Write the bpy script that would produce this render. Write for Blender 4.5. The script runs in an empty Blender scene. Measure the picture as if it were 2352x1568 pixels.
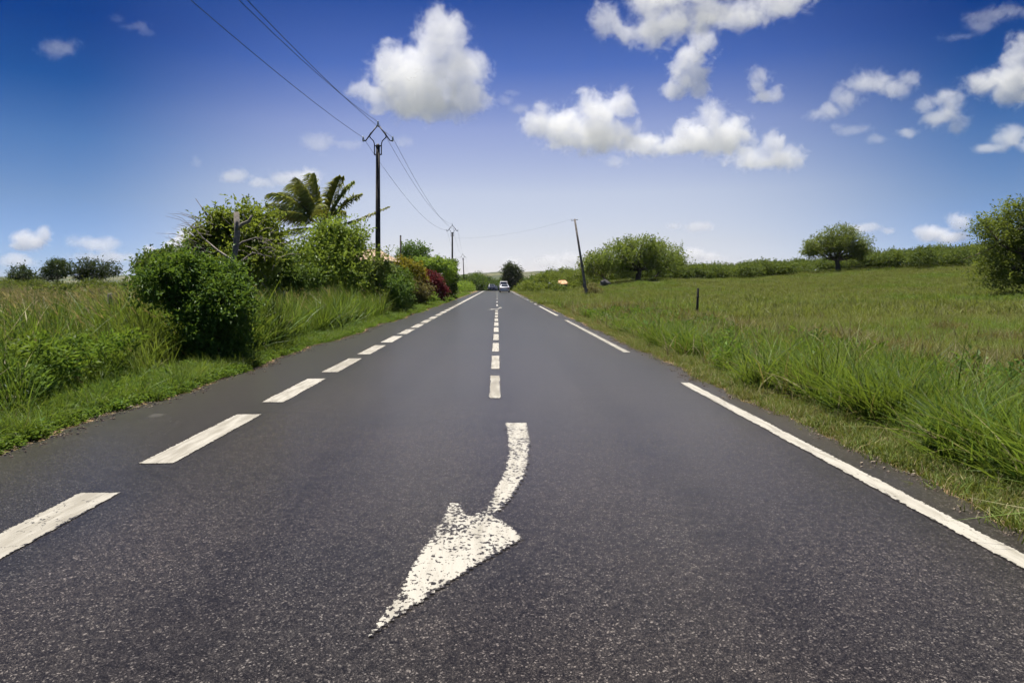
import bpy, math, random
import numpy as np
from mathutils import Vector, Matrix
S = bpy.context.scene
C = S.collection
PI = math.pi

# ------------------------------------------------------------------ camera
cd = bpy.data.cameras.new('camera'); cam = bpy.data.objects.new('camera', cd); C.objects.link(cam); S.camera = cam
cd.sensor_width = 36; cd.lens = 24; cd.shift_x = 34/2352; cd.shift_y = -132/2352
cd.clip_start = .05; cd.clip_end = 60000
CAMH = 1.5
cam.location = (0, 0, CAMH); cam.rotation_euler = (PI/2, 0, 0)

# ------------------------------------------------------------------ sky
SUN_EL = math.radians(78); SUN_AZ = math.radians(-35)       # tropical noon: almost overhead, a little to the left
Wd = bpy.data.worlds.new('World'); S.world = Wd; Wd.use_nodes = True
nt = Wd.node_tree; nt.nodes.clear()
def wn(t, **k):
    n = nt.nodes.new(t)
    for a, b in k.items(): setattr(n, a, b)
    return n
sky = wn('ShaderNodeTexSky'); sky.sky_type = 'NISHITA'; sky.sun_disc = False
sky.sun_elevation = SUN_EL; sky.sun_rotation = SUN_AZ
sky.altitude = 0; sky.air_density = .6; sky.dust_density = .3; sky.ozone_density = 6
bg = wn('ShaderNodeBackground'); bg.inputs[1].default_value = .075
wo = wn('ShaderNodeOutputWorld')
# deep tropical blue away from the sun's side of the sky, pale humid air low under the sun
tc = wn('ShaderNodeTexCoord'); sx = wn('ShaderNodeSeparateXYZ'); nt.links.new(tc.outputs['Generated'], sx.inputs[0])
fl = wn('ShaderNodeVectorMath', operation='MULTIPLY'); nt.links.new(tc.outputs['Generated'], fl.inputs[0]); fl.inputs[1].default_value = (1, 1, 0)
nm = wn('ShaderNodeVectorMath', operation='NORMALIZE'); nt.links.new(fl.outputs[0], nm.inputs[0])
dp = wn('ShaderNodeVectorMath', operation='DOT_PRODUCT'); nt.links.new(nm.outputs[0], dp.inputs[0]); dp.inputs[1].default_value = (.04, .9992, 0)
az = wn('ShaderNodeMapRange', interpolation_type='SMOOTHSTEP'); nt.links.new(dp.outputs['Value'], az.inputs[0])
for i, v in enumerate((.82, 1.0, 0, 1)): az.inputs[i+1].default_value = v
def ramp(stops):
    cr = wn('ShaderNodeValToRGB'); el = cr.color_ramp.elements
    nt.links.new(sx.outputs[2], cr.inputs[0])
    el[0].position = stops[0][0]; el[0].color = (*stops[0][1], 1)
    el[1].position = stops[-1][0]; el[1].color = (*stops[-1][1], 1)
    for p, c_ in stops[1:-1]:
        e = el.new(p); e.color = (*c_, 1)
    return cr
rc = ramp([(0, (1.35, 1.05, 1.02)), (.06, (1.75, 1.17, .90)), (.13, (2.2, 1.42, 1.02)), (.22, (1.72, 1.20, 1.09)), (.30, (.58, .64, .96)), (.38, (.19, .36, .74)), (.6, (.12, .27, .58))])
rs = ramp([(0, (.72, .74, .94)), (.06, (.68, .70, .84)), (.11, (.64, .66, .72)), (.18, (.38, .54, .69)), (.25, (.06, .30, .58)), (.32, (.0, .18, .50)), (.6, (.02, .20, .48))])
mx_ = wn('ShaderNodeMix', data_type='RGBA'); nt.links.new(az.outputs[0], mx_.inputs[0]); nt.links.new(rs.outputs[0], mx_.inputs[6]); nt.links.new(rc.outputs[0], mx_.inputs[7])
mu = wn('ShaderNodeMix', data_type='RGBA', blend_type='MULTIPLY'); mu.inputs[0].default_value = 1
nt.links.new(sky.outputs[0], mu.inputs[6]); nt.links.new(mx_.outputs[2], mu.inputs[7])
nt.links.new(mu.outputs[2], bg.inputs[0]); nt.links.new(bg.outputs[0], wo.inputs[0])

# ------------------------------------------------------------------ sun
ld = bpy.data.lights.new('sun', 'SUN'); ld.energy = 5.0; ld.angle = math.radians(.5); ld.color = (1, .95, .86)
sun = bpy.data.objects.new('sun', ld); C.objects.link(sun)
sd = Vector((math.sin(SUN_AZ)*math.cos(SUN_EL), math.cos(SUN_AZ)*math.cos(SUN_EL), math.sin(SUN_EL)))
sun.rotation_euler = sd.to_track_quat('Z', 'Y').to_euler()
V = S.view_settings; V.view_transform = 'Standard'; V.look = 'None'; V.gamma = 1; V.exposure = 0.8; V.use_curve_mapping = False
cy = S.cycles; cy.use_denoising = True; cy.max_bounces = 14; cy.diffuse_bounces = 4; cy.glossy_bounces = 2; cy.transmission_bounces = 4
cy.transparent_max_bounces = 48; cy.volume_bounces = 10; cy.volume_step_rate = 2.5; cy.volume_max_steps = 200
cy.use_adaptive_sampling = True; cy.adaptive_threshold = .03; cy.caustics_reflective = False; cy.caustics_refractive = False

F = 1568.0
def P(x, y, Y):
    "a point of the photograph (at 2352 px width) seen at distance Y, in metres"
    return Vector(((x-1142)*Y/F, Y, CAMH-(y-652)*Y/F))

# ------------------------------------------------------------------ tagging
def tag(o, label=None, cat=None, group=None, kind=None):
    if label: o['label'] = label
    if cat: o['category'] = cat
    if group: o['group'] = group
    if kind: o['kind'] = kind
    return o
def link(o, parent=None):
    C.objects.link(o)
    if parent: o.parent = parent
    return o
def empty(name, loc, rz=0):
    o = bpy.data.objects.new(name, None); o.empty_display_size = .2
    o.location = loc; o.rotation_euler = (0, 0, rz); C.objects.link(o); return o

# ------------------------------------------------------------------ mesh helpers
class MB:
    def __init__(s): s.v = []; s.f = []; s.n = 0
    def add(s, v, f):
        v = [tuple(p) for p in v]
        s.v += v; s.f += [tuple(i+s.n for i in q) for q in f]; s.n += len(v); return s
    def box(s, c, d, rot=None):
        x, y, z = d[0]/2, d[1]/2, d[2]/2
        vs = [Vector(p) for p in ((-x,-y,-z),(x,-y,-z),(x,y,-z),(-x,y,-z),(-x,-y,z),(x,-y,z),(x,y,z),(-x,y,z))]
        if rot is not None: vs = [rot @ p for p in vs]
        return s.add([p+Vector(c) for p in vs], [(3,2,1,0),(4,5,6,7),(0,1,5,4),(1,2,6,5),(2,3,7,6),(3,0,4,7)])
    def tube(s, pts, rad, sides=7, caps=True):
        pts = [Vector(p) for p in pts]
        if not isinstance(rad, (list, tuple)): rad = [rad]*len(pts)
        vs = []; prev = None
        for i, p in enumerate(pts):
            t = (pts[min(i+1, len(pts)-1)]-pts[max(i-1, 0)]).normalized()
            if prev is None:
                a = Vector((0, 0, 1)) if abs(t.z) < .9 else Vector((1, 0, 0))
                u = t.cross(a).normalized()
            else:
                u = (prev - t*prev.dot(t)).normalized()
            prev = u; w = t.cross(u)
            for k in range(sides):
                an = 2*PI*k/sides
                vs.append(p + (u*math.cos(an)+w*math.sin(an))*rad[i])
        fs = []
        for i in range(len(pts)-1):
            for k in range(sides):
                a = i*sides+k; b = i*sides+(k+1) % sides
                fs.append((a, b, b+sides, a+sides))
        if caps:
            fs.append(tuple(range(sides-1, -1, -1))); fs.append(tuple(range((len(pts)-1)*sides, len(pts)*sides)))
        return s.add(vs, fs)
    def build(s, name, mat, parent=None, smooth=False, loc=None):
        me = bpy.data.meshes.new(name); me.from_pydata(s.v, [], s.f); me.update()
        if mat: me.materials.append(mat)
        if smooth: me.polygons.foreach_set('use_smooth', [True]*len(me.polygons))
        o = bpy.data.objects.new(name, me)
        if loc is not None: o.location = loc
        return link(o, parent)

def np_mesh(name, v, quads, mat, rnd=None, smooth=False, tris=None, mats=None, mi=None):
    me = bpy.data.meshes.new(name)
    nq = len(quads); 
    me.vertices.add(len(v)); me.vertices.foreach_set('co', np.asarray(v, np.float32).ravel())
    me.loops.add(nq*4); me.loops.foreach_set('vertex_index', np.asarray(quads, np.int32).ravel())
    me.polygons.add(nq); me.polygons.foreach_set('loop_start', np.arange(0, nq*4, 4, dtype=np.int32))
    if rnd is not None:
        a = me.attributes.new('rnd', 'FLOAT', 'FACE'); a.data.foreach_set('value', np.asarray(rnd, np.float32))
    if mats:
        for m in mats: me.materials.append(m)
        me.polygons.foreach_set('material_index', np.asarray(mi, np.int32))
    else: me.materials.append(mat)
    me.update(calc_edges=True)
    me.polygons.foreach_set('use_smooth', np.full(nq, smooth))
    return me

# ------------------------------------------------------------------ materials
def mat_new(name):
    m = bpy.data.materials.new(name); m.use_nodes = True; n = m.node_tree; n.nodes.clear()
    o = n.nodes.new('ShaderNodeOutputMaterial'); return m, n, o
class NT:
    def __init__(s, n): s.n = n
    def __call__(s, t, ins=None, **k):
        q = s.n.nodes.new(t)
        for a, b in k.items(): setattr(q, a, b)
        for a, b in (ins or {}).items():
            if isinstance(b, bpy.types.NodeSocket): s.n.links.new(b, q.inputs[a])
            else: q.inputs[a].default_value = b
        return q
    def mix(s, f, a, b, blend='MIX'):
        q = s('ShaderNodeMix', data_type='RGBA', blend_type=blend)
        for i, x in ((0, f), (6, a), (7, b)):
            if isinstance(x, bpy.types.NodeSocket): s.n.links.new(x, q.inputs[i])
            else: q.inputs[i].default_value = x if i == 0 else (*x, 1)
        return q.outputs[2]
    def rng(s, x, a, b, c=0, d=1, smooth=True):
        q = s('ShaderNodeMapRange', {0: x, 1: a, 2: b, 3: c, 4: d})
        if smooth: q.interpolation_type = 'SMOOTHSTEP'
        return q.outputs[0]
    def noise(s, vec, sc, det=4, ro=.55, dist=0):
        q = s('ShaderNodeTexNoise', {'Scale': sc, 'Detail': det, 'Roughness': ro, 'Distortion': dist})
        if vec is not None: s.n.links.new(vec, q.inputs['Vector'])
        return q.outputs[0]
    def math(s, op, a, b=0, clamp=False):
        q = s('ShaderNodeMath', {0: a, 1: b}, operation=op); q.use_clamp = clamp; return q.outputs[0]
    def link(s, a, b): s.n.links.new(a, b)

def simple(name, col, rough=.6, metal=0, var=.25, scale=6, spec=.4, bump=0):
    m, n, o = mat_new(name); T = NT(n)
    co = T('ShaderNodeTexCoord').outputs['Object']
    f = T.noise(co, scale, 5, .6)
    c = T.mix(T.rng(f, .3, .7), tuple(x*(1-var) for x in col), tuple(min(1, x*(1+var)) for x in col))
    b = T('ShaderNodeBsdfPrincipled', {'Base Color': c, 'Roughness': rough, 'Metallic': metal, 'Specular IOR Level': spec})
    if bump:
        bp = T('ShaderNodeBump', {'Strength': bump, 'Distance': .02, 'Height': f}); T.link(bp.outputs[0], b.inputs['Normal'])
    T.link(b.outputs[0], o.inputs[0]); return m

def leaf_mat(name, dark, light, accent=None, acc=.93, trans=.35, rough=.45, patch=None, patch_scale=.05):
    "leaf colour differs leaf by leaf (rnd) and plant by plant; light shines through"
    m, n, o = mat_new(name); T = NT(n)
    r = T('ShaderNodeAttribute', attribute_name='rnd').outputs['Fac']
    c = T.mix(r, dark, light)
    if accent: c = T.mix(T.rng(r, acc, acc+.02), c, accent)
    ri = T('ShaderNodeObjectInfo').outputs['Random']
    if patch:
        g = T('ShaderNodeNewGeometry').outputs['Position']
        f = T.noise(g, patch_scale, 4, .6)
        for lo, hi, col in patch:
            c = T.mix(T.rng(f, lo, hi), c, T.mix(.35, col, c))
    hv = T('ShaderNodeHueSaturation', {'Hue': T.rng(ri, 0, 1, .485, .515, False), 'Value': T.rng(ri, 0, 1, .68, 1.25, False), 'Color': c}).outputs[0]
    b = T('ShaderNodeBsdfPrincipled', {'Base Color': hv, 'Roughness': max(.5, rough), 'Specular IOR Level': .22})
    tr = T('ShaderNodeBsdfTranslucent', {'Color': T.mix(.5, hv, (light[0]*1.9, light[1]*1.7, light[2]*.8))})
    ms = T('ShaderNodeMixShader', {0: trans, 1: b.outputs[0], 2: tr.outputs[0]})
    T.link(ms.outputs[0], o.inputs[0]); return m

def asphalt_nodes(T):
    g = T('ShaderNodeNewGeometry').outputs['Position']; sx_ = T('ShaderNodeSeparateXYZ', {0: g}).outputs[0]
    vo = T('ShaderNodeTexVoronoi', {'Vector': g, 'Scale': 135}, feature='F1')
    v2 = T('ShaderNodeTexVoronoi', {'Vector': g, 'Scale': 290}, feature='F1')
    sp = T('ShaderNodeSeparateColor', {0: vo.outputs['Color']}); s2 = T('ShaderNodeSeparateColor', {0: v2.outputs['Color']})
    st = T.mix(sp.outputs[0], (.006, .0059, .0063), (.0195, .0186, .0184))
    st = T.mix(T.rng(s2.outputs[0], .80, .92), st, (.056, .053, .051))
    st = T.mix(T.rng(sp.outputs[1], .90, .98), st, (.105, .10, .095))
    # sun-bleached lanes are browner than the strip outside the left edge line; tyres polish two tracks in each lane
    big = T.noise(g, .3, 5, .6); med = T.noise(g, 2.3, 5, .62)
    lane = T.math('MULTIPLY', T.rng(sx_, -2.7, -2.2), T.rng(big, .25, .6))
    st = T.mix(lane, st, T.mix(1, st, (1.45, 1.33, 1.24), 'MULTIPLY'))
    tr = T.math('COSINE', T.math('MULTIPLY', sx_, 2*PI/1.38))
    st = T.mix(T.math('MULTIPLY', T.rng(tr, .1, 1), T.rng(med, .3, .6)), st, T.mix(1, st, (.74, .74, .76), 'MULTIPLY'))
    st = T.mix(T.rng(med, .62, .74), st, T.mix(1, st, (1.5, 1.45, 1.4), 'MULTIPLY'))
    grain = T.noise(g, 24, 3, .75)
    st = T.mix(T.rng(grain, .30, .70), T.mix(1, st, (.62, .62, .63), 'MULTIPLY'), T.mix(1, st, (1.42, 1.4, 1.38), 'MULTIPLY'))
    spot = T.noise(g, 1.1, 2, .5)
    st = T.mix(T.rng(spot, .72, .76), st, (.07, .065, .06))
    ht = T.math('ADD', T.math('MULTIPLY', vo.outputs['Distance'], -30), T.math('MULTIPLY', v2.outputs['Distance'], -20))
    return st, ht, g, med
def asphalt_bsdf(T, nodes):
    c, h, g, med = nodes
    return T('ShaderNodeBsdfPrincipled', {'Base Color': c, 'Roughness': .29, 'Specular IOR Level': .14,
             'Sheen Weight': 1.0, 'Sheen Roughness': .29, 'Sheen Tint': (1, .72, .48, 1)}).outputs[0]
def asphalt_mat():
    m, n, o = mat_new('asphalt'); T = NT(n)
    T.link(asphalt_bsdf(T, asphalt_nodes(T)), o.inputs[0]); return m
def paint_mat(name, wear, patchy=.45, chipw=.75):
    "paint over the same asphalt: 'ed' is 0 at the outline and 1 a few cm inside, so the outline wears first"
    m, n, o = mat_new(name); T = NT(n)
    nodes = asphalt_nodes(T); c, h, g, med = nodes
    ri = T('ShaderNodeObjectInfo').outputs['Random']; ed = T('ShaderNodeAttribute', attribute_name='ed').outputs['Fac']
    chip = T.noise(T('ShaderNodeMapping', {'Vector': g, 'Scale': (1, .75, 1)}).outputs[0], 42, 3, .65)
    area = T.noise(g, 1.9, 4, .6)
    f = T.math('ADD', T.math('MULTIPLY', chip, chipw), T.math('MULTIPLY', area, patchy))
    f = T.math('ADD', f, T.rng(ri, 0, 1, -.035, .035, False))
    f = T.math('ADD', f, T('ShaderNodeMapRange', {0: ed, 1: -.6, 2: 1, 3: -.32, 4: 0}).outputs[0])
    k = T.rng(f, wear-.02, wear+.02)
    dirt = T.noise(T('ShaderNodeMapping', {'Vector': g, 'Scale': (6, .8, 1)}).outputs[0], 2.2, 6, .65)
    grime = T.math('ADD', dirt, T.rng(ri, 0, 1, -.1, .1, False))
    white = T.mix(T.rng(grime, .32, .66), (.26, .24, .198), (.41, .387, .335))
    scuff = T.noise(T('ShaderNodeMapping', {'Vector': g, 'Scale': (9, .5, 1)}).outputs[0], 3.0, 4, .7)
    white = T.mix(T.rng(scuff, .60, .75, 0, .5), white, (.16, .15, .135))
    bp = T('ShaderNodeBump', {'Strength': .25, 'Distance': .004, 'Height': h})
    b = T('ShaderNodeBsdfPrincipled', {'Base Color': white, 'Roughness': .6, 'Specular IOR Level': .3, 'Normal': bp.outputs[0]})
    ms = T('ShaderNodeMixShader', {0: k, 1: asphalt_bsdf(T, nodes), 2: b.outputs[0]})
    T.link(ms.outputs[0], o.inputs[0]); return m

# ------------------------------------------------------------------ terrain
def sstep(a, b, x):
    t = np.clip((x-a)/(b-a), 0, 1); return t*t*(3-2*t)
def base_z(y):
    y = np.asarray(y, float)
    s = np.clip(y-140, 0, 45); z = -s*s/3000
    z = z - .03*np.clip(y-185, 0, 130)
    return z
def wob(x, y):
    return .5*np.sin(.31*x+1.3)*np.cos(.23*y) + .3*np.sin(.83*x+.41*y+2) + .2*np.sin(1.9*y-.7*x)
def left_edge(y): return -4.33 + .025*np.sin(np.asarray(y)*8.7) + .018*np.sin(np.asarray(y)*19.3+1) + .09*np.sin(y*.7) + .06*np.sin(y*2.1+1) + .32*sstep(12, 40, np.asarray(y, float))
def right_edge(y): return 3.22 + .022*np.sin(np.asarray(y)*9.9) + .016*np.sin(np.asarray(y)*21.1+2) + .05*np.sin(y*.9+2) + .04*np.sin(y*2.7)
def gz(x, y):
    x = np.asarray(x, float); y = np.asarray(y, float)
    z = base_z(y)
    ry = np.clip(y, 0, 112); ry = ry - np.clip(y-128, 0, 120)*.55
    rise = 6.2e-4*np.clip(x-5, 0, 85)*np.clip(ry, 0, None)
    rise = rise*(1-sstep(90, 260, x)*.6)
    rise = rise + .9*np.exp(-(((x-22)/9)**2+((y-108)/28)**2)) - .35*np.exp(-(((x-36)/14)**2+((y-46)/22)**2))
    ditch = -.22*np.exp(-((x-5.0)/.7)**2)
    field = .05*wob(x*.6, y*.6)
    r = np.where(x > 3.2, rise + (ditch+field)*sstep(3.4, 4.6, x) - .03*sstep(3.2, 3.3, x), 0)
    l = np.where(x < -4.2, (-.10+.06*wob(x*.5, y*.5))*sstep(-4.5, -6, x) - .02, 0)
    mid = np.where((x >= -4.2) & (x <= 3.2), -.06, 0)
    return z + r + l + mid
def gzs(x, y): return float(gz(x, y))

M = {}
def ground_mat():
    m, n, o = mat_new('ground_soil_and_turf'); T = NT(n)
    g = T('ShaderNodeNewGeometry').outputs['Position']
    s = T('ShaderNodeSeparateXYZ', {0: g})
    a = T.noise(g, .05, 5, .6); b_ = T.noise(g, .9, 5, .65); c_ = T.noise(g, 9, 4, .7)
    col = T.mix(T.rng(b_, .3, .7), (.055, .075, .018), (.105, .12, .033))
    col = T.mix(T.rng(a, .45, .62), col, T.mix(T.rng(b_, .3, .7), (.095, .088, .034), (.135, .118, .05)))
    col = T.mix(T.rng(c_, .35, .7), T.mix(1, col, (.6, .6, .6), 'MULTIPLY'), col)
    # bare reddish grit along both edges of the asphalt
    dl = T.math('ABSOLUTE', T.math('ADD', s.outputs[0], 4.25)); dr = T.math('ABSOLUTE', T.math('ADD', s.outputs[0], -3.3))
    e = T.math('MAXIMUM', T.rng(dl, .75, .35), T.rng(dr, .8, .3))
    grit = T.mix(T.rng(c_, .3, .7), (.15, .095, .055), (.30, .21, .13))
    col = T.mix(T.math('MULTIPLY', e, T.rng(b_, .25, .55)), col, grit)
    far = T.rng(s.outputs[1], 60, 200)
    bp = T('ShaderNodeBump', {'Strength': .6, 'Distance': .08, 'Height': T.math('ADD', b_, T.math('MULTIPLY', c_, .5))})
    p = T('ShaderNodeBsdfPrincipled', {'Base Color': col, 'Roughness': .95, 'Specular IOR Level': .1, 'Normal': bp.outputs[0]})
    T.link(p.outputs[0], o.inputs[0]); return m

def axis(lo, hi, fine, start, growth):
    a = list(np.arange(0, start, fine)); st = fine
    while a[-1] < hi: st *= growth; a.append(a[-1]+st)
    b = list(np.arange(0, start, fine)); st = fine
    while b[-1] < -lo: st *= growth; b.append(b[-1]+st)
    return np.array(sorted(set([-q for q in b[1:]]+a)))
xs = axis(-4000, 4000, .35, 12, 1.14); ys = axis(-300, 4000, 1.0, 200, 1.14)
xs = np.unique(np.concatenate([xs, [-4.2, -4.45, -4.6, 3.2, 3.3, 3.4, 3.6]]))
GX, GY = np.meshgrid(xs, ys); GZ = gz(GX, GY)
v = np.stack([GX, GY, GZ], -1).reshape(-1, 3)
nx_, ny_ = len(xs), len(ys); ii = np.arange(nx_*ny_).reshape(ny_, nx_)
q = np.stack([ii[:-1, :-1], ii[:-1, 1:], ii[1:, 1:], ii[1:, :-1]], -1).reshape(-1, 4)
ground = bpy.data.objects.new('ground', np_mesh('ground', v, q, ground_mat(), smooth=True)); C.objects.link(ground)
tag(ground, 'grassy ground rising to a low ridge on the right', kind='structure')

# far wooded hill closing the view
def hill():
    X = np.linspace(-2400, 2600, 260); Y = np.linspace(2300, 3500, 40)
    A, B = np.meshgrid(X, Y); t = (B-2300)/1200
    prof = np.sin(PI*np.clip(t, 0, 1))**.8
    H = 52 + 7*np.sin(A/310+.8) + 4*np.sin(A/140) + 2*np.sin(A/47+2) + 1.5*np.sin(A/21)
    H = H*(1-.35*sstep(500, 1800, A))*(1-.3*sstep(-300, -1500, A))
    rr = np.random.default_rng(5).normal(0, 1.3, A.shape)
    Z = -8 + prof*(H+rr*(t > 0)*(t < 1))
    v = np.stack([A, B, Z], -1).reshape(-1, 3)
    i = np.arange(A.size).reshape(A.shape)
    q = np.stack([i[:-1, :-1], i[:-1, 1:], i[1:, 1:], i[1:, :-1]], -1).reshape(-1, 4)
    m, n, o = mat_new('wooded_hill'); T = NT(n)
    g = T('ShaderNodeNewGeometry').outputs['Position']
    f = T.noise(g, .02, 6, .65); f2 = T.noise(g, .006, 3, .5)
    c = T.mix(T.rng(f, .35, .65), (.03, .042, .018), (.075, .09, .035)); c = T.mix(T.rng(f2, .5, .62), c, (.13, .125, .06))
    b = T('ShaderNodeBsdfPrincipled', {'Base Color': c, 'Roughness': 1, 'Specular IOR Level': .05,
          'Normal': T('ShaderNodeBump', {'Strength': 1, 'Distance': 10, 'Height': f}).outputs[0]})
    T.link(b.outputs[0], o.inputs[0])
    h = bpy.data.objects.new('hill', np_mesh('hill', v, q, m, smooth=False)); C.objects.link(h)
    tag(h, 'low hazy wooded hill beyond the end of the road', kind='structure')
hill()

# ------------------------------------------------------------------ road
asph = asphalt_mat()
ry = np.concatenate([np.arange(-20, 2, .5), np.arange(2, 22, .09), np.arange(22, 60, .5), np.arange(60, 420, 3.0)])
cols = 9; rv = []
for y in ry:
    a, b = left_edge(y), right_edge(y)
    for k in range(cols):
        t = k/(cols-1); x = a+(b-a)*t
        rv.append((x, y, float(base_z(y)) + .012*(1-(2*t-1)**2) - (.05 if k in (0, cols-1) else 0)*0))
# thin skirt so the asphalt edge has thickness
n0 = len(rv)
for y in ry: rv.append((left_edge(y)-.05, y, float(base_z(y))-.09))
n1 = len(rv)
for y in ry: rv.append((right_edge(y)+.05, y, float(base_z(y))-.09))
rq = []
for i in range(len(ry)-1):
    for k in range(cols-1): rq.append((i*cols+k, i*cols+k+1, (i+1)*cols+k+1, (i+1)*cols+k))
    rq.append((n0+i, i*cols, (i+1)*cols, n0+i+1))
    rq.append((i*cols+cols-1, n1+i, n1+i+1, (i+1)*cols+cols-1))
road = bpy.data.objects.new('road', np_mesh('road', rv, rq, asph)); C.objects.link(road)
tag(road, 'straight two-lane asphalt road running to a crest', kind='structure')
def road_z(x, y):
    a, b = left_edge(y), right_edge(y); t = (x-a)/(b-a)
    return float(base_z(y)) + .012*(1-(2*t-1)**2)

paint = paint_mat('road_paint', .44); paint_worn = paint_mat('road_paint_worn', .575, .38, .8); paint_edge = paint_mat('road_paint_edge', .49)
rj = random.Random(4)
def set_ed(o, vals):
    a = o.data.attributes.new('ed', 'FLOAT', 'POINT'); a.data.foreach_set('value', np.asarray(vals, np.float32)); return o
EDW = .022
def strip(name, x0, x1, y0, y1, mat, jag=.006):
    "a painted strip lying on the road"
    st = .06 if y0 < 12 else (.25 if y0 < 40 else 2.0)
    n = max(2, int((y1-y0)/st)); vs = []; fs = []; ed = []
    Ys = sorted(set([y0, y0+EDW, y1-EDW, y1]+[y0+EDW+(y1-y0-2*EDW)*i/n for i in range(1, n)]))
    Xs = (x0, x0+EDW, (x0+x1)/2, x1-EDW, x1); K = len(Xs)
    for i, y in enumerate(Ys):
        for k, x in enumerate(Xs):
            out = k in (0, K-1) or i in (0, len(Ys)-1)
            xx = x+(rj.uniform(-jag, jag)*.6 if out else 0); yy = y+(rj.uniform(-jag, jag) if i in (0, len(Ys)-1) else 0)
            vs.append((xx, yy, road_z(xx, yy)+.005)); ed.append(0 if out else 1)
    for i in range(len(Ys)-1):
        for k in range(K-1): fs.append((i*K+k, i*K+k+1, (i+1)*K+k+1, (i+1)*K+k))
    return set_ed(MB().add(vs, fs).build(name, mat, road), ed)
y = -.19
k = 0
while y < 54:
    strip('edge_dash', -2.98, -2.69, y, y+2.14, paint, .008); y += 2.93; k += 1
strip('edge_line', -2.98, -2.71, y, 330, paint, .006)
y = 8.88
while y < 37: strip('centre_dash', -.112, .046, y, y+2.2, paint, .006); y += 3.06
for y in (46.2, 55.2, 67.4, 80.4, 93.4, 106.4, 119.4, 132.4, 145.4, 158.4): strip('centre_dash', -.08, .06, y, y+3, paint)
strip('edge_line', 2.76, 2.92, -18, 10.35, paint_edge, .012)
strip('edge_line', 2.76, 2.92, 14.9, 28.2, paint, .006)
strip('edge_line', 2.76, 2.92, 32.2, 46, paint, .006)
y = 49
while y < 88: strip('edge_dash', 2.76, 2.92, y, y+3, paint); y += 6.4
strip('edge_line', 2.76, 2.92, 90, 330, paint)

# merge arrow: outline in photo pixels turned into road metres once, copied further along
def arrow(dy, name):
    right = [(1210, 974), (1217, 1015), (1213, 1065), (1200, 1105), (1172, 1150), (1138, 1186), (1170, 1212), (1200, 1243), (1150, 1272), (1100, 1300), (1040, 1338), (985, 1375), (930, 1412), (880, 1446), (846, 1470)]
    left = [(1160, 974), (1168, 1015), (1166, 1060), (1155, 1095), (1135, 1135), (1112, 1177), (1078, 1188), (1062, 1160), (1032, 1160), (1005, 1212), (968, 1270), (935, 1330), (905, 1385), (872, 1425), (846, 1470)]
    def g(p): Y = F*CAMH/(p[1]-652); return ((p[0]-1142)*Y/F, Y)
    poly = np.array([g(p) for p in right]+[g(p) for p in left[::-1][1:]])
    c = .022; gx = np.arange(poly[:, 0].min()-c, poly[:, 0].max()+2*c, c); gy = np.arange(poly[:, 1].min()-c, poly[:, 1].max()+2*c, c)
    X, Y = np.meshgrid(gx, gy); p = np.stack([X.ravel(), Y.ravel()], -1)
    a = poly; b = np.roll(poly, -1, 0); ins = np.zeros(len(p), bool); dist = np.full(len(p), 9.)
    for (ax, ay), (bx, by) in zip(a, b):
        if ay != by: ins ^= ((ay > p[:, 1]) != (by > p[:, 1])) & (p[:, 0] < (bx-ax)*(p[:, 1]-ay)/(by-ay)+ax)
        t = np.clip(((p[:, 0]-ax)*(bx-ax)+(p[:, 1]-ay)*(by-ay))/((bx-ax)**2+(by-ay)**2+1e-12), 0, 1)
        dist = np.minimum(dist, np.hypot(p[:, 0]-ax-t*(bx-ax), p[:, 1]-ay-t*(by-ay)))
    sd_ = np.where(ins, dist, -dist); ed = np.clip((sd_+.012)/.03, -.6, 1); keep = (sd_ > -.02).reshape(X.shape)
    i = np.arange(X.size).reshape(X.shape)
    qk = keep[:-1, :-1] & keep[:-1, 1:] & keep[1:, 1:] & keep[1:, :-1]
    q = np.stack([i[:-1, :-1], i[:-1, 1:], i[1:, 1:], i[1:, :-1]], -1)[qk]
    used, inv = np.unique(q, return_inverse=True)
    v = [(x, y+dy, road_z(x, y+dy)+.005) for x, y in p[used]]
    o = bpy.data.objects.new(name, np_mesh(name, v, inv.reshape(-1, 4), paint_worn)); link(o, road)
    return set_ed(o, ed[used])
arrow(0, 'merge_arrow'); arrow(36.2, 'merge_arrow')

# ------------------------------------------------------------------ grass (uncountable: stuff)
G_GREEN = leaf_mat('grass_tall_green', (.030, .075, .011), (.155, .225, .040), accent=(.25, .21, .09), acc=.94, trans=.42, rough=.5,
                   patch=[(.54, .68, (.17, .18, .045))], patch_scale=.22)
G_MEAD = leaf_mat('grass_meadow_olive', (.06, .08, .02), (.165, .18, .05), accent=(.26, .21, .09), acc=.9, trans=.35, rough=.6,
                   patch=[(.45, .62, (.19, .155, .06))], patch_scale=.10)
G_FIELD = leaf_mat('grass_field', (.075, .125, .019), (.185, .255, .045), accent=(.22, .19, .08), acc=.95, trans=.35, rough=.6,
                   patch=[(.38, .50, (.20, .18, .068)), (.56, .66, (.095, .155, .028))], patch_scale=.085)
G_SHORT = leaf_mat('grass_verge_short', (.08, .125, .025), (.19, .225, .055), accent=(.30, .25, .13), acc=.82, trans=.3, rough=.6,
                   patch=[(.54, .66, (.25, .20, .10))], patch_scale=.6)
G_WEED = leaf_mat('verge_weed', (.05, .105, .015), (.145, .225, .038), trans=.42, rough=.5)
G_PLUME = leaf_mat('grass_plume', (.20, .17, .085), (.36, .32, .18), trans=.35, rough=.8)

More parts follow.
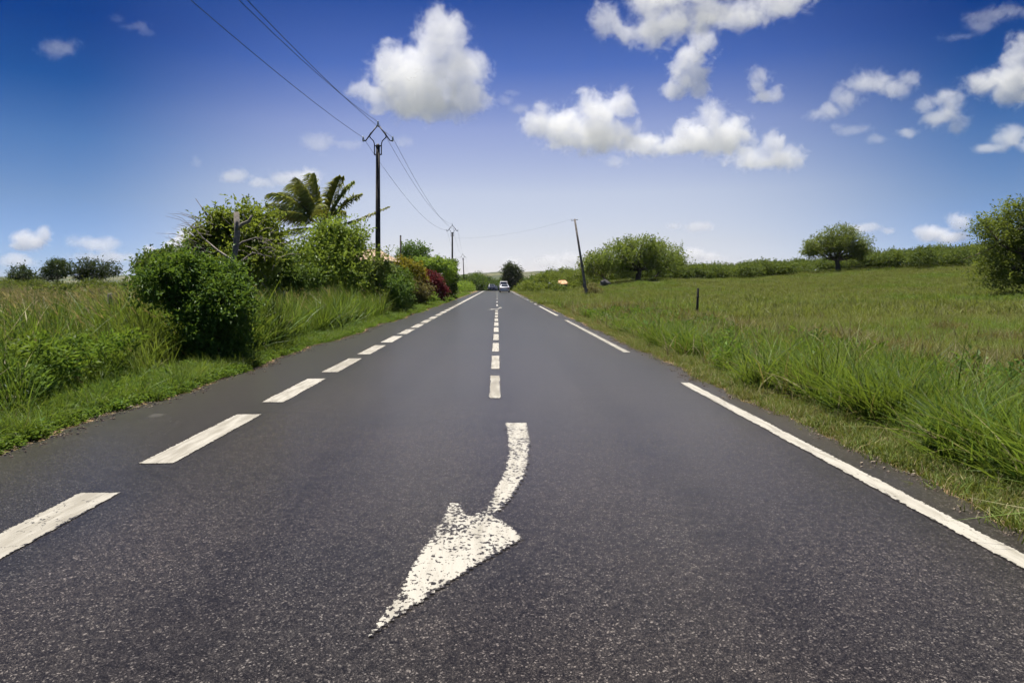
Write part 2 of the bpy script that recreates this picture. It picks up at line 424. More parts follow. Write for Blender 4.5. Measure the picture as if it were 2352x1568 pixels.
def blades(rng, n, h, hv, w, spread, bend, lean, segs=4, base=None):
    "n bent tapering blades; returns verts, quads, rnd"
    if base is None:
        a = rng.uniform(0, 2*PI, n); r = spread*np.sqrt(rng.uniform(0, 1, n)); base = np.stack([r*np.cos(a), r*np.sin(a), np.zeros(n)], -1)
    L = h*(1+rng.uniform(-hv, hv*.6, n)); az = rng.uniform(0, 2*PI, n)
    d = np.stack([np.cos(az), np.sin(az)], -1)*rng.uniform(.3, 1, n)[:, None]*bend + np.array(lean)[None]
    side = np.stack([-np.sin(az), np.cos(az), np.zeros(n)], -1)
    tw = rng.uniform(-1, 1, n)
    side = side*np.cos(tw)[:, None] + np.stack([np.cos(az), np.sin(az), np.zeros(n)], -1)*np.sin(tw)[:, None]
    V_ = []
    for s in range(segs+1):
        t = s/segs
        hz = L*(t - .28*t*t*np.minimum(1.5, np.linalg.norm(d, axis=1)))
        off = d*(L*t**1.8)[:, None]
        c = base + np.concatenate([off, hz[:, None]], 1)
        ww = w*(1-t**1.5*.95)*(.75+.5*np.minimum(t*3, 1))/1.25
        V_.append(c-side*ww/2); V_.append(c+side*ww/2)
    Vv = np.stack(V_, 1); k = 2*(segs+1)
    bi = np.arange(n)[:, None]*k
    Q = np.concatenate([np.stack([bi[:, 0]+2*s, bi[:, 0]+2*s+1, bi[:, 0]+2*s+3, bi[:, 0]+2*s+2], -1)[:, None] for s in range(segs)], 1).reshape(-1, 4)
    rn = np.repeat(rng.uniform(0, 1, n), segs)
    return Vv.reshape(-1, 3), Q, rn
def merge(parts):
    v = []; q = []; r = []; mi = []; n = 0
    for i, (a, b, c, m) in enumerate(parts):
        v.append(a); q.append(b+n); r.append(c); mi.append(np.full(len(b), m)); n += len(a)
    return np.concatenate(v), np.concatenate(q), np.concatenate(r), np.concatenate(mi)
def leaf_quads(rng, p, d, nrm, ln, wd, fold=.25):
    "one folded diamond leaf at each p"
    d = d/np.linalg.norm(d, axis=1, keepdims=True); s = np.cross(d, nrm); s /= np.linalg.norm(s, axis=1, keepdims=True)+1e-9
    u = np.cross(s, d)
    ln = np.broadcast_to(ln, (len(p),))[:, None]; wd = np.broadcast_to(wd, (len(p),))[:, None]
    a = p; b = p+d*ln*.5+s*wd*.5+u*wd*fold; c = p+d*ln-u*ln*.12; e = p+d*ln*.5-s*wd*.5+u*wd*fold
    V_ = np.stack([a, b, c, e], 1).reshape(-1, 3)
    Q = np.arange(len(p)*4).reshape(-1, 4)
    return V_, Q
def plumes(rng, n, h, spread, lean):
    "flowering stalks: thin stem with loose pale tufts leaning with the wind"
    a = rng.uniform(0, 2*PI, n); r = spread*np.sqrt(rng.uniform(0, 1, n)); base = np.stack([r*np.cos(a), r*np.sin(a), np.zeros(n)], -1)
    v, q, rn = blades(rng, n, h, .2, .008, spread, .18, lean, 4, base)
    tips = v.reshape(n, 10, 3)[:, 8:].mean(1); mid = v.reshape(n, 10, 3)[:, 6:8].mean(1)
    m = 9; t = rng.uniform(.2, 1.15, (n, m))[..., None]
    p = (mid[:, None]+(tips-mid)[:, None]*t).reshape(-1, 3)
    dirn = np.repeat(tips-mid, m, 0)*1.4 + rng.normal(0, .12, (n*m, 3)) + np.array([-.10, 0, 0])
    lv, lq = leaf_quads(rng, p, dirn, rng.normal(0, 1, (n*m, 3)), rng.uniform(.08, .2, n*m), .014)
    return [(v, q, rn*.4, 1), (lv, lq, rng.uniform(0, 1, n*m), 1)]

def make_protos(tagname, fn, count):
    col = bpy.data.collections.new(tagname)
    for i in range(count):
        v, q, r, mi, mats = fn(np.random.default_rng(100+i*7+len(tagname)))
        o = bpy.data.objects.new(tagname, np_mesh(tagname, v, q, None, r, False, mats=mats, mi=mi)); col.objects.link(o)
    return col
def tall_tuft(rng):
    h = rng.uniform(.85, 1.3)
    v, q, r, mi = merge([(*blades(rng, 22, h, .45, .042, .24, .95, (-.25, -.1), 6), 0), (*blades(rng, 20, h*1.2, .35, .020, .18, .5, (-.22, -.05), 5), 0), (*blades(rng, 12, h*.6, .5, .034, .26, 1.1, (-.1, -.1), 4), 0)] + (plumes(rng, 1, 1.45, .12, (-.45, -.1)) if rng.uniform() < .5 else []))
    return v, q, r, mi, [G_GREEN, G_PLUME]
def plumed_tuft(rng):
    v, q, r, mi = merge([(*blades(rng, 30, 1.1, .4, .028, .32, .6, (-.25, -.05)), 0)] + plumes(rng, 3, 1.4, .35, (-.6, -.1)))
    return v, q, r, mi, [G_MEAD, G_PLUME]
def wide_tuft(rng):
    v, q, r, mi = merge([(*blades(rng, 90, 1.1, .5, .050, .9, .5, (-.2, 0), 3), 0)] + plumes(rng, 7, 1.4, .9, (-.6, 0)))
    return v, q, r, mi, [G_MEAD, G_PLUME]
def mid_tuft(rng):
    h = rng.uniform(.38, .66)
    v, q, r, mi = merge([(*blades(rng, 20, h, .5, .020, .20, 1.1, (-.12, -.05), 5), 0), (*blades(rng, 30, h*.8, .55, .012, .22, .9, (-.1, -.05), 4), 0)])
    return v, q, r, mi, [G_GREEN]
def field_tuft(rng):
    v, q, r, mi = merge([(*blades(rng, 44, rng.uniform(.16, .32), .5, .014, .26, .85, (-.1, 0), 3), 0)])
    return v, q, r, mi, [G_FIELD]
def field_wide(rng):
    v, q, r, mi = merge([(*blades(rng, 110, .32, .5, .040, 1.1, .7, (-.1, 0), 2), 0)])
    return v, q, r, mi, [G_FIELD]
G_DRY = leaf_mat('grass_dry_brown', (.085, .085, .035), (.22, .20, .085), trans=.3, rough=.7)
def dry_tuft(rng):
    v, q, r, mi = merge([(*blades(rng, 40, rng.uniform(.16, .30), .5, .014, .22, 1.0, (-.1, 0), 3), 0)])
    return v, q, r, mi, [G_DRY]
def short_tuft(rng):
    v, q, r, mi = merge([(*blades(rng, 34, .08, .5, .007, .13, .9, (0, 0), 2), 0)])
    return v, q, r, mi, [G_SHORT]
def weed_tuft(rng):
    n = 46; a = rng.uniform(0, 2*PI, n); r0 = .17*np.sqrt(rng.uniform(0, 1, n))
    p = np.stack([r0*np.cos(a), r0*np.sin(a), rng.uniform(.01, .17, n)], -1)
    d = np.stack([np.cos(a)+rng.normal(0, .5, n), np.sin(a)+rng.normal(0, .5, n), rng.uniform(-.1, .8, n)], -1)
    lv, lq = leaf_quads(rng, p, d, np.tile([0, 0, 1.], (n, 1))+rng.normal(0, .3, (n, 3)), rng.uniform(.05, .12, n), rng.uniform(.03, .05, n))
    b = blades(rng, 14, .28, .4, .011, .12, .6, (-.1, 0), 3)
    v, q, r, mi = merge([(lv, lq, rng.uniform(0, 1, n), 0), (*b, 0)])
    return v, q, r, mi, [G_WEED]

def scatter(name, label, col, nproto, pts, scl, seed, cat='grass', tilt=.12, yaw=.9):
    rng = np.random.default_rng(seed); n = len(pts)
    me = bpy.data.meshes.new(name); me.vertices.add(n); me.vertices.foreach_set('co', np.asarray(pts, np.float32).ravel())
    a = me.attributes.new('rot', 'FLOAT_VECTOR', 'POINT')
    a.data.foreach_set('vector', np.stack([rng.normal(0, tilt, n), rng.normal(0, tilt, n), rng.uniform(-yaw, yaw, n)], -1).astype(np.float32).ravel())
    a = me.attributes.new('scl', 'FLOAT', 'POINT'); a.data.foreach_set('value', np.asarray(scl, np.float32))
    a = me.attributes.new('idx', 'INT', 'POINT'); a.data.foreach_set('value', rng.integers(0, nproto, n).astype(np.int32))
    me.update()
    o = bpy.data.objects.new(name, me); C.objects.link(o)
    g = bpy.data.node_groups.new(name, 'GeometryNodeTree')
    g.interface.new_socket('Geometry', in_out='INPUT', socket_type='NodeSocketGeometry'); g.interface.new_socket('Geometry', in_out='OUTPUT', socket_type='NodeSocketGeometry')
    N = g.nodes; L = g.links
    gi = N.new('NodeGroupInput'); go = N.new('NodeGroupOutput')
    ci = N.new('GeometryNodeCollectionInfo'); ci.inputs['Collection'].default_value = col; ci.inputs['Separate Children'].default_value = True; ci.inputs['Reset Children'].default_value = True
    ip = N.new('GeometryNodeInstanceOnPoints'); ip.inputs['Pick Instance'].default_value = True
    def at(nm, ty):
        q = N.new('GeometryNodeInputNamedAttribute'); q.data_type = ty; q.inputs[0].default_value = nm; return q.outputs[0]
    er = N.new('FunctionNodeEulerToRotation'); L.new(at('rot', 'FLOAT_VECTOR'), er.inputs[0])
    L.new(gi.outputs[0], ip.inputs['Points']); L.new(ci.outputs[0], ip.inputs['Instance']); L.new(at('idx', 'INT'), ip.inputs['Instance Index'])
    L.new(er.outputs[0], ip.inputs['Rotation']); L.new(at('scl', 'FLOAT'), ip.inputs['Scale']); L.new(ip.outputs[0], go.inputs[0])
    md = o.modifiers.new('scatter', 'NODES'); md.node_group = g
    return tag(o, label, cat, kind='stuff')

def area_pts(rng, n, x0, x1, y0, y1, keep, pw=1.0):
    "points over a strip, denser towards the camera (pw) and only where keep() says"
    u = rng.uniform(0, 1, n)
    if pw == 1: y = y0+(y1-y0)*u
    else:
        e = 1-pw; y = ((y0**e) + u*((y1**e)-(y0**e)))**(1/e)
    x = x0(y)+(x1(y)-x0(y))*rng.uniform(0, 1, n)
    k = keep(x, y); x = x[k]; y = y[k]
    return np.stack([x, y, gz(x, y)], -1)
def cst(v): return lambda y: np.full_like(y, v)
def vis(x, y): return (x > -.80*y-2.0) & (x < .84*y+2.5)
HOLES = [(-5.25, 12.9, .85, 1.0), (-5.9, 13.4, .7, .7)]
def nohole(x, y):
    k = np.ones(len(x), bool)
    for hx, hy, rx, ry_ in HOLES: k &= ((x-hx)/rx)**2+((y-hy)/ry_)**2 > 1
    return k
rg = np.random.default_rng(11)
P_tall = make_protos('tall_grass_tuft', tall_tuft, 6); P_plum = make_protos('plumed_grass_tuft', plumed_tuft, 5); P_wide = make_protos('wide_grass_clump', wide_tuft, 5)
P_mid = make_protos('knee_high_grass_tuft', mid_tuft, 6); P_field = make_protos('field_grass_tuft', field_tuft, 6); P_fwide = make_protos('field_grass_clump', field_wide, 6)
P_dry = make_protos('dry_brown_tuft', dry_tuft, 4); P_short = make_protos('short_grass_tuft', short_tuft, 5); P_weed = make_protos('low_weed', weed_tuft, 6)
# tall guinea grass on the left
def lx(y): return -5.25 - .25*np.sin(y*.8) - .15*np.sin(y*2.3+1)
def tall_keep(x, y): return vis(x, y) & nohole(x, y) & (x < lx(y)) & ~((y > 29) & (x > -8.2))
cl_ = lambda x, y: tall_keep(x, y) & (np.sin(x*2.3+1.1*np.sin(y*1.7))*np.sin(y*2.1+.8*np.sin(x*1.3)) + rg.normal(0, .35, len(x)) > -.15)
p = area_pts(rg, 6400, cst(-20.), cst(-5.), 3.2, 17, cl_, .6)
h = 1.0 + .28*wob(p[:, 0]*2.4, p[:, 1]*2.0); edge = sstep(0, 1.3, lx(p[:, 1])-p[:, 0]); 
scatter('tall_grass', 'dense tall green grass leaning in the wind beside the left verge', P_tall, 6, p, np.minimum(h*(.55+.42*edge)*rg.uniform(.7, 1.15, len(p)), 1.08), 21, tilt=.2, yaw=1.2)
p = area_pts(rg, 3600, cst(-30.), cst(-5.6), 8, 32, lambda x, y: tall_keep(x, y) & (x < -7.2), .6)
scatter('plumed_grass', 'pale plumed seed heads of tall grass behind the left roadside grass', P_plum, 5, p, rg.uniform(.65, .95, len(p)), 22, tilt=.2, yaw=1.2)
p = area_pts(rg, 2200, cst(-9.5), cst(-4.9), 13.5, 30, lambda x, y: nohole(x, y) & (x < lx(y)+.1), .6)
scatter('yellow_green_grass', 'sunlit yellow-green grass between the vine-covered bush and the hedge', P_tall, 6, p, rg.uniform(.65, 1.15, len(p))*(1+.2*wob(p[:, 0]*3, p[:, 1]*2)), 23, tilt=.2, yaw=1.2)
p = area_pts(rg, 4200, lambda y: -.82*y-4, lambda y: np.maximum(-.30*y-4, -60), 26, 170, lambda x, y: x < -8.5, .8)
scatter('meadow_grass', 'overgrown olive meadow stretching back on the left', P_wide, 5, p, rg.uniform(.7, 1.05, len(p)), 24)
p = area_pts(rg, 3600, cst(-14.), cst(-5.2), 5, 26, lambda x, y: tall_keep(x, y) & (np.sin(x*1.1+2)*np.sin(y*.9) > .1), .6)
p[:, 2] += rg.uniform(.2, .75, len(p))
scatter('creeper', 'leafy creepers climbing through the tall grass on the left', P_weed, 6, p, rg.uniform(.7, 1.25, len(p)), 33, 'creeper', .5, 3)
# left verge weeds
p = area_pts(rg, 5200, lambda y: left_edge(y)-1.15, lambda y: left_edge(y)-.10, 2.5, 110, lambda x, y: vis(x, y) & (rg.uniform(0, 1, len(x)) < np.clip((left_edge(y)-x)*3.0+.1, 0, 1)), 1.25)
dd = np.clip((left_edge(p[:, 1])-p[:, 0])/1.0, 0, 1)
scatter('verge_weeds', 'low bright green weeds creeping along the left edge of the asphalt', P_weed, 6, p, (.45+.6*dd)*rg.uniform(.7, 1.2, len(p)), 25)
p = area_pts(rg, 2600, lambda y: left_edge(y)-1.3, lambda y: left_edge(y)-.25, 2.5, 60, vis, 1.2)
scatter('verge_grass_tufts', 'taller grass tufts mixed into the weeds of the left verge', P_mid, 6, p, rg.uniform(.25, .62, len(p)), 30, tilt=.3, yaw=3)
# right verge and ditch grass
p = area_pts(rg, 9000, lambda y: right_edge(y)+.02, cst(4.25), 2.6, 120, lambda x, y: vis(x, y) & (rg.uniform(0, 1, len(x)) < np.clip((x-right_edge(y))*2.2+.15, 0, 1)), 1.2)
scatter('verge_grass', 'short mown dry grass along the right edge of the road', P_short, 5, p, rg.uniform(.7, 1.7, len(p)), 26, tilt=.2)
def rx0(y): return 3.95 + .12*np.sin(y*1.1) + .10*np.sin(y*2.9+1)
p = area_pts(rg, 8600, cst(3.7), cst(7.2), 3.0, 60, lambda x, y: vis(x, y) & (x > rx0(y)), 1.1)
edge = sstep(7.2, 5.4, p[:, 0])
scatter('ditch_grass', 'thick dark green grass along the ditch on the right', P_mid, 6, p, (.5+.5*edge)*(1+.30*wob(p[:, 0]*3, p[:, 1]*2.2))*rg.uniform(.6, 1.2, len(p))*(1-.35*sstep(14, 35, p[:, 1])), 27, tilt=.25, yaw=3)
p = area_pts(rg, 420, cst(3.9), cst(7.5), 3.5, 40, lambda x, y: vis(x, y) & (x > rx0(y)), 1.0)
scatter('dead_stalks', 'dry straw-coloured stalks standing in the ditch grass on the right', P_dry, 4, p, rg.uniform(1.6, 2.6, len(p)), 34, tilt=.25, yaw=3)
p = area_pts(rg, 1500, cst(4.0), cst(6.8), 3.2, 34, lambda x, y: vis(x, y) & (x > rx0(y)) & (np.sin(x*2.2+1)*np.sin(y*1.6) > -.1), 1.0)
p[:, 2] += rg.uniform(.0, .28, len(p))
scatter('ditch_weeds', 'leafy weeds growing through the ditch grass on the right', P_weed, 6, p, rg.uniform(.8, 1.5, len(p)), 36, 'weeds', .4, 3)
# grit and small stones shed along both edges of the asphalt
STONE = leaf_mat('edge_grit', (.16, .125, .09), (.38, .31, .24), trans=.02, rough=.9)
def stone(rng):
    n = 7; V_ = []; Q_ = []
    for i in range(n):
        c = np.array([rng.uniform(-.12, .12), rng.uniform(-.12, .12), .004]); r = rng.uniform(.005, .016)
        b = np.array([(-1, -1, -.6), (1, -1, -.6), (1, 1, -.6), (-1, 1, -.6), (-.7, -.7, .7), (.7, -.7, .7), (.7, .7, .7), (-.7, .7, .7)])*r*rng.uniform(.6, 1.2, 3)+c
        V_.append(b); Q_.append(np.array([(4, 5, 6, 7), (0, 1, 5, 4), (1, 2, 6, 5), (2, 3, 7, 6), (3, 0, 4, 7)])+8*i)
    return np.concatenate(V_), np.concatenate(Q_), rng.uniform(0, 1, 5*n), np.zeros(5*n, int), [STONE]
P_stone = make_protos('grit_patch', stone, 5)
yy = rg.uniform(2.5, 26, 900); sd2 = rg.uniform(0, 1, 900) < .6
xx = np.where(sd2, left_edge(yy)+rg.normal(-.02, .10, 900), right_edge(yy)+rg.normal(.02, .09, 900))
zz = np.where((xx > left_edge(yy)) & (xx < right_edge(yy)), base_z(yy)+.004, gz(xx, yy)+.01)
scatter('edge_gravel', 'loose grit and small stones along both edges of the asphalt', P_stone, 5, np.stack([xx, yy, zz], -1), rg.uniform(.35, .8, 900), 35, 'gravel', .05, 3)
# pasture
p = area_pts(rg, 9500, lambda y: np.full_like(y, 6.5), lambda y: .84*y+3, 7, 34, lambda x, y: x > 6.5, .6)
scatter('pasture_grass', 'green and tan pasture grass on the right hand field', P_field, 6, p, rg.uniform(.7, 1.25, len(p)), 28, tilt=.25, yaw=3)
cl = [(P(x_, y_, F*CAMH/(y_-652)).x, F*CAMH/(y_-652), r_) for x_, y_, r_ in ((1850, 790, .5), (1900, 785, .7), (1935, 792, .5), (2290, 800, .8), (2180, 775, .4), (2330, 860, .9), (1700, 760, .5), (2060, 820, .4), (1620, 745, .6), (2230, 740, .9))]
p = np.concatenate([np.stack([c_[0]+rg.normal(0, c_[2]*.6, 70), c_[1]+rg.normal(0, c_[2]*.5, 70)], -1) for c_ in cl]); p = np.concatenate([p, area_pts(rg, 1500, lambda y: np.full_like(y, 5.5), lambda y: .8*y, 8, 60, lambda x, y: x > 5.5, .8)[:500, :2]])
p = np.stack([p[:, 0], p[:, 1], gz(p[:, 0], p[:, 1])], -1)
scatter('dry_grass', 'brown dead clumps dotted about the right hand pasture', P_dry, 4, p, rg.uniform(.8, 1.6, len(p)), 31, tilt=.25, yaw=3)
p = area_pts(rg, 9000, lambda y: np.full_like(y, 3.8)+sstep(55, 30, y)*3, lambda y: .85*y+4, 26, 175, lambda x, y: x > 3.8, .9)
scatter('hillside_grass', 'drier olive grass covering the far slope of the field', P_fwide, 6, p, rg.uniform(.7, 1.2, len(p)), 29, tilt=.12)

# ------------------------------------------------------------------ woody plants
L_BUSH = leaf_mat('leaf_vine_bush', (.032, .072, .013), (.125, .20, .034), trans=.38, rough=.5)
L_LIGHT = leaf_mat('leaf_light_tree', (.08, .14, .022), (.22, .30, .055), trans=.45, rough=.5)
L_DEEP = leaf_mat('leaf_deep_green', (.04, .085, .018), (.12, .185, .038), trans=.4, rough=.5)
L_ACACIA = leaf_mat('leaf_acacia', (.06, .105, .022), (.18, .235, .052), trans=.48, rough=.5)
L_GREY = leaf_mat('leaf_grey_scrub', (.10, .105, .045), (.25, .24, .11), trans=.4, rough=.6)
L_RED = leaf_mat('leaf_dark_red', (.05, .012, .02), (.18, .035, .05), trans=.3, rough=.4)
L_YELLOW = leaf_mat('leaf_yellow_green', (.12, .145, .018), (.33, .31, .04), trans=.35, rough=.5)
L_VARI = leaf_mat('leaf_variegated', (.06, .12, .025), (.25, .31, .10), accent=(.40, .42, .18), acc=.8, trans=.35, rough=.5)
L_DARK = leaf_mat('leaf_far_dark', (.022, .045, .012), (.065, .10, .024), trans=.3, rough=.5)
L_SCRUB = leaf_mat('leaf_scrub', (.05, .085, .018), (.135, .175, .04), trans=.42, rough=.55)
BARK = simple('bark_brown', (.075, .058, .045), .9, var=.4, scale=9, bump=.5)
BARK_GREY = simple('bark_grey', (.20, .175, .15), .9, var=.35, scale=12, bump=.5)

def crown_mesh(name, lobes, n, ln, clump, per, mat, seed, shell=.55, gap=.0, droop=-.1, up=.6, wdr=.5, gapscale=1.2, sprigs=0, sprig=.5):
    """lobes: (cx,cy,cz,rx,ry,rz) local. n clumps of `per` leaves spread through the outer part of the lobes, with gaps"""
    rng = np.random.default_rng(seed); L = np.array(lobes, float)
    w = (L[:, 3]*L[:, 5]+L[:, 3]*L[:, 4]+L[:, 4]*L[:, 5]); w = w/w.sum()
    k = rng.choice(len(L), n, p=w)
    d = rng.normal(0, 1, (n, 3)); d /= np.linalg.norm(d, axis=1, keepdims=True)
    r = shell+(1-shell)*rng.uniform(0, 1, n)**.6
    r *= 1+.20*np.sin(d[:, 0]*6+k*1.7)*np.cos(d[:, 2]*5+k*2)+.10*np.sin(d[:, 1]*11+d[:, 2]*9+k)+rng.normal(0, .07, n)
    c = L[k, :3]+d*r[:, None]*L[k, 3:]
    if gap > 0:
        q = c*gapscale
        nz = np.sin(q[:, 0]*2.1+seed)*np.sin(q[:, 1]*1.7+1.3*seed)+np.sin(q[:, 2]*2.6+q[:, 0]*1.1)*.7+.5*np.sin(q[:, 0]*5.3+q[:, 2]*4.1)
        keep = nz > (gap*2.4-1.9); c = c[keep]; d = d[keep]
    kp = c[:, 2] > .03; c = c[kp]; d = d[kp]
    n = len(c)
    p = np.repeat(c, per, 0)+rng.normal(0, clump, (n*per, 3))*np.array([1, 1, .75])
    p[:, 2] = np.maximum(p[:, 2], .02)
    out = np.repeat(d, per, 0)
    ld_ = out*.5+rng.normal(0, .6, (n*per, 3))+np.array([0, 0, droop])
    nr = np.array([0, 0, up])+out*.6+rng.normal(0, .4, (n*per, 3))
    l = ln*rng.uniform(.6, 1.25, n*per)
    v, q = leaf_quads(rng, p, ld_, nr, l, l*wdr)
    tone = np.repeat(rng.uniform(0, .6, n), per)+rng.uniform(0, .4, n*per)
    if sprigs:      # shoots that break the outline
        i = rng.integers(0, n, sprigs); b0 = c[i]; dr = d[i]+rng.normal(0, .45, (sprigs, 3))+np.array([-.15, 0, .35]); dr /= np.linalg.norm(dr, axis=1, keepdims=True)
        m_ = 11; t = np.linspace(.05, 1, m_)[None, :, None]; sl = sprig*rng.uniform(.35, 1, (sprigs, 1, 1))
        pp = (b0[:, None]+dr[:, None]*t*sl+np.array([0, 0, -.25])*t*t*sl).reshape(-1, 3)+rng.normal(0, ln*.15, (sprigs*m_, 3))
        v2, q2 = leaf_quads(rng, pp, np.repeat(dr, m_, 0)*.5+rng.normal(0, .6, (sprigs*m_, 3)), np.array([0, 0, .6])+rng.normal(0, .4, (sprigs*m_, 3)), ln*rng.uniform(.6, 1.1, sprigs*m_), ln*.45)
        q = np.concatenate([q, q2+len(v)]); v = np.concatenate([v, v2]); tone = np.concatenate([tone, rng.uniform(.3, 1, sprigs*m_)])
    return np_mesh(name, v, q, mat, tone)

def limbs(mb, base, fork, targets, r0, rng, twigs=0, sides=7):
    base = Vector(base); fork = Vector(fork)
    j = lambda s: Vector((rng.uniform(-s, s), rng.uniform(-s, s), rng.uniform(-s, s)))
    H = (fork-base).length
    path = [base-Vector((0, 0, .15)), base+(fork-base)*.08, base+(fork-base)*.5+j(H*.05), fork]
    mb.tube(path, [r0*1.5, r0*1.15, r0*.9, r0*.8], sides)
    for t in targets:
        t = Vector(t); D = (t-fork).length
        a = fork+(t-fork)*.35+j(D*.08)+Vector((0, 0, -D*.03)); b = fork+(t-fork)*.7+j(D*.08)
        mb.tube([fork-Vector((0, 0, r0*.4)), a, b, t], [r0*.62, r0*.45, r0*.28, r0*.10], max(5, sides-2))
        for _ in range(twigs):
            s = fork+(t-fork)*rng.uniform(.4, .9); e = s+j(D*.4)+Vector((0, 0, D*.1))
            mb.tube([s, (s+e)/2+j(D*.05), e], [r0*.2, r0*.13, r0*.04], 4)
def woody(name, label, cat, base, lobes, leaf, n, ln, clump, per, seed, trunk_r=.1, fork=None, bark=None, group=None, twigs=0, **kw):
    """a tree or shrub: Empty at the base > trunk, crown. lobes are in world metres"""
    rng = random.Random(seed)
    root = empty(name, base); tag(root, label, cat, group)
    B = Vector(base); loc = [(c[0]-B.x, c[1]-B.y, c[2]-B.z, c[3], c[4], c[5]) for c in lobes]
    me = crown_mesh('crown', loc, n, ln, clump, per, leaf, seed, **kw)
    link(bpy.data.objects.new('crown', me), root)
    mb = MB(); mz = max(l[2] for l in loc)
    fk = fork if fork is not None else Vector((sum(l[0] for l in loc)/len(loc)*.3, 0, mz*.3))
    limbs(mb, (0, 0, 0), fk, [(l[0], l[1], l[2]+l[5]*.2) for l in loc], trunk_r, rng, twigs)
    mb.build('trunk', bark or BARK, root, True)
    return root
def PL(lst, Y, depth=1.0, seed=1, dy=.5):
    "lobes measured in the photograph -> world metres at distance Y with real depth"
    r = random.Random(seed); o = []
    for x, y, rx, ry_ in lst:
        yy = Y+r.uniform(-dy, dy); p = P(x, y, yy); k = yy/F
        o.append((p.x, yy, p.z, rx*k, (rx+ry_)/2*k*depth, ry_*k))
    return o
def gpt(x, y): return Vector((x, y, gzs(x, y)))

# vine-covered bush at the left verge
woody('vine_covered_bush', 'big dark vine-covered bush standing right at the left edge of the road', 'bush', gpt(-5.3, 13.0),
      PL([(352, 650, 40, 42), (385, 622, 44, 32), (430, 625, 52, 40), (405, 668, 50, 40), (470, 640, 52, 50), (505, 690, 50, 60), (548, 712, 30, 52), (535, 770, 36, 60), (468, 735, 46, 70), (498, 795, 56, 42), (440, 700, 50, 46), (555, 660, 22, 26), (520, 635, 30, 34)], 12.9, 1.1, 3, .4),
      L_BUSH, 2700, .088, .085, 9, 31, .07, shell=.38, up=.4, gap=.38, gapscale=3.0, sprigs=300, sprig=.55, twigs=3)
# tree behind it
woody('broadleaf_tree', 'bright green leafy tree around the dead trunk behind the vine-covered bush', 'tree', gpt(-6.4, 16.4),
      PL([(470, 560, 34, 40), (500, 528, 32, 28), (520, 512, 30, 26), (565, 486, 18, 22), (595, 512, 30, 24), (618, 545, 26, 30), (600, 590, 46, 34), (545, 600, 60, 42), (462, 612, 40, 44), (448, 580, 20, 26), (500, 570, 34, 36), (575, 545, 30, 26), (500, 495, 12, 10), (616, 492, 12, 10)], 16.5, 1.0, 5, .5),
      L_LIGHT, 1700, .115, .12, 8, 33, .09, gap=.38, shell=.3, gapscale=2.4, twigs=2, bark=BARK_GREY, sprigs=230, sprig=.85)
woody('tangled_thicket', 'dark tangle of shrubs between the dead trunk and the palm', 'thicket', gpt(-8.2, 24.5),
      PL([(590, 610, 40, 34), (640, 590, 34, 30), (665, 625, 44, 34), (620, 640, 46, 26), (700, 640, 40, 26), (575, 640, 30, 24)], 24.5, 1.0, 36, .8),
      L_DEEP, 1300, .13, .11, 6, 36, .06, gap=.3, shell=.3, gapscale=1.6, twigs=3, bark=BARK_GREY, sprigs=120, sprig=.7)
mb = MB(); b0 = gpt(-5.72, 14.9); k = lambda x, y, Y=14.9: P(x, y, Y)-b0
rd = random.Random(9)
mb.tube([Vector((0, 0, -.1)), Vector((-.02, 0, .8)), k(532, 640), k(538, 590), k(545, 540), k(543, 487)], [.085, .075, .07, .065, .062, .058], 9)
mb.tube([k(543, 530), k(556, 515, 14.8), k(572, 508, 14.7), k(579, 495, 14.7)], [.045, .04, .034, .028], 7)
mb.tube([k(540, 570), k(556, 556, 15), k(590, 545, 15.1), k(622, 560, 15.2)], [.03, .022, .016, .006], 6)
snag = empty('dead_tree', b0); tag(snag, 'broken dead grey tree trunk sticking up behind the vine-covered bush', 'dead tree')
mb.build('trunk', BARK_GREY, snag, True)
mb = MB()
for i in range(34):
    s = k(rd.uniform(440, 490), rd.uniform(505, 590), 15.6); e = s+Vector((rd.uniform(-.75, -.15), rd.uniform(-.3, .3), rd.uniform(-.05, .32)))
    mb.tube([s, (s+e)/2+Vector((0, 0, .06)), e], [.006, .005, .002], 4)
mb.tube([k(538, 600), k(500, 575, 15.3), k(465, 545, 15.6), k(440, 515, 15.7)], [.03, .022, .014, .006], 5)
for i in range(26):
    s = k(rd.uniform(545, 640), rd.uniform(530, 610), 15.3); e = s+Vector((rd.uniform(-.1, .5), rd.uniform(-.3, .3), rd.uniform(-.25, .15)))
    mb.tube([s, (s+e)/2+Vector((0, 0, .05)), e], [.009, .007, .003], 4)
mb.tube([k(540, 610), k(580, 580, 15.2), k(625, 590, 15.4)], [.025, .018, .006], 5)
mb.build('bare_branches', BARK_GREY, snag)

woody('broadleaf_tree', 'low spreading dark tree in the meadow behind the vine-covered bush', 'tree', gpt(-12.6, 26),
      PL([(350, 612, 36, 26), (385, 596, 34, 22), (415, 590, 28, 20), (400, 615, 50, 28), (335, 605, 18, 10)], 26, 1.0, 6, .8),
      L_DEEP, 900, .17, .13, 6, 35, .10, gap=.3, shell=.35, sprigs=60, sprig=.9)
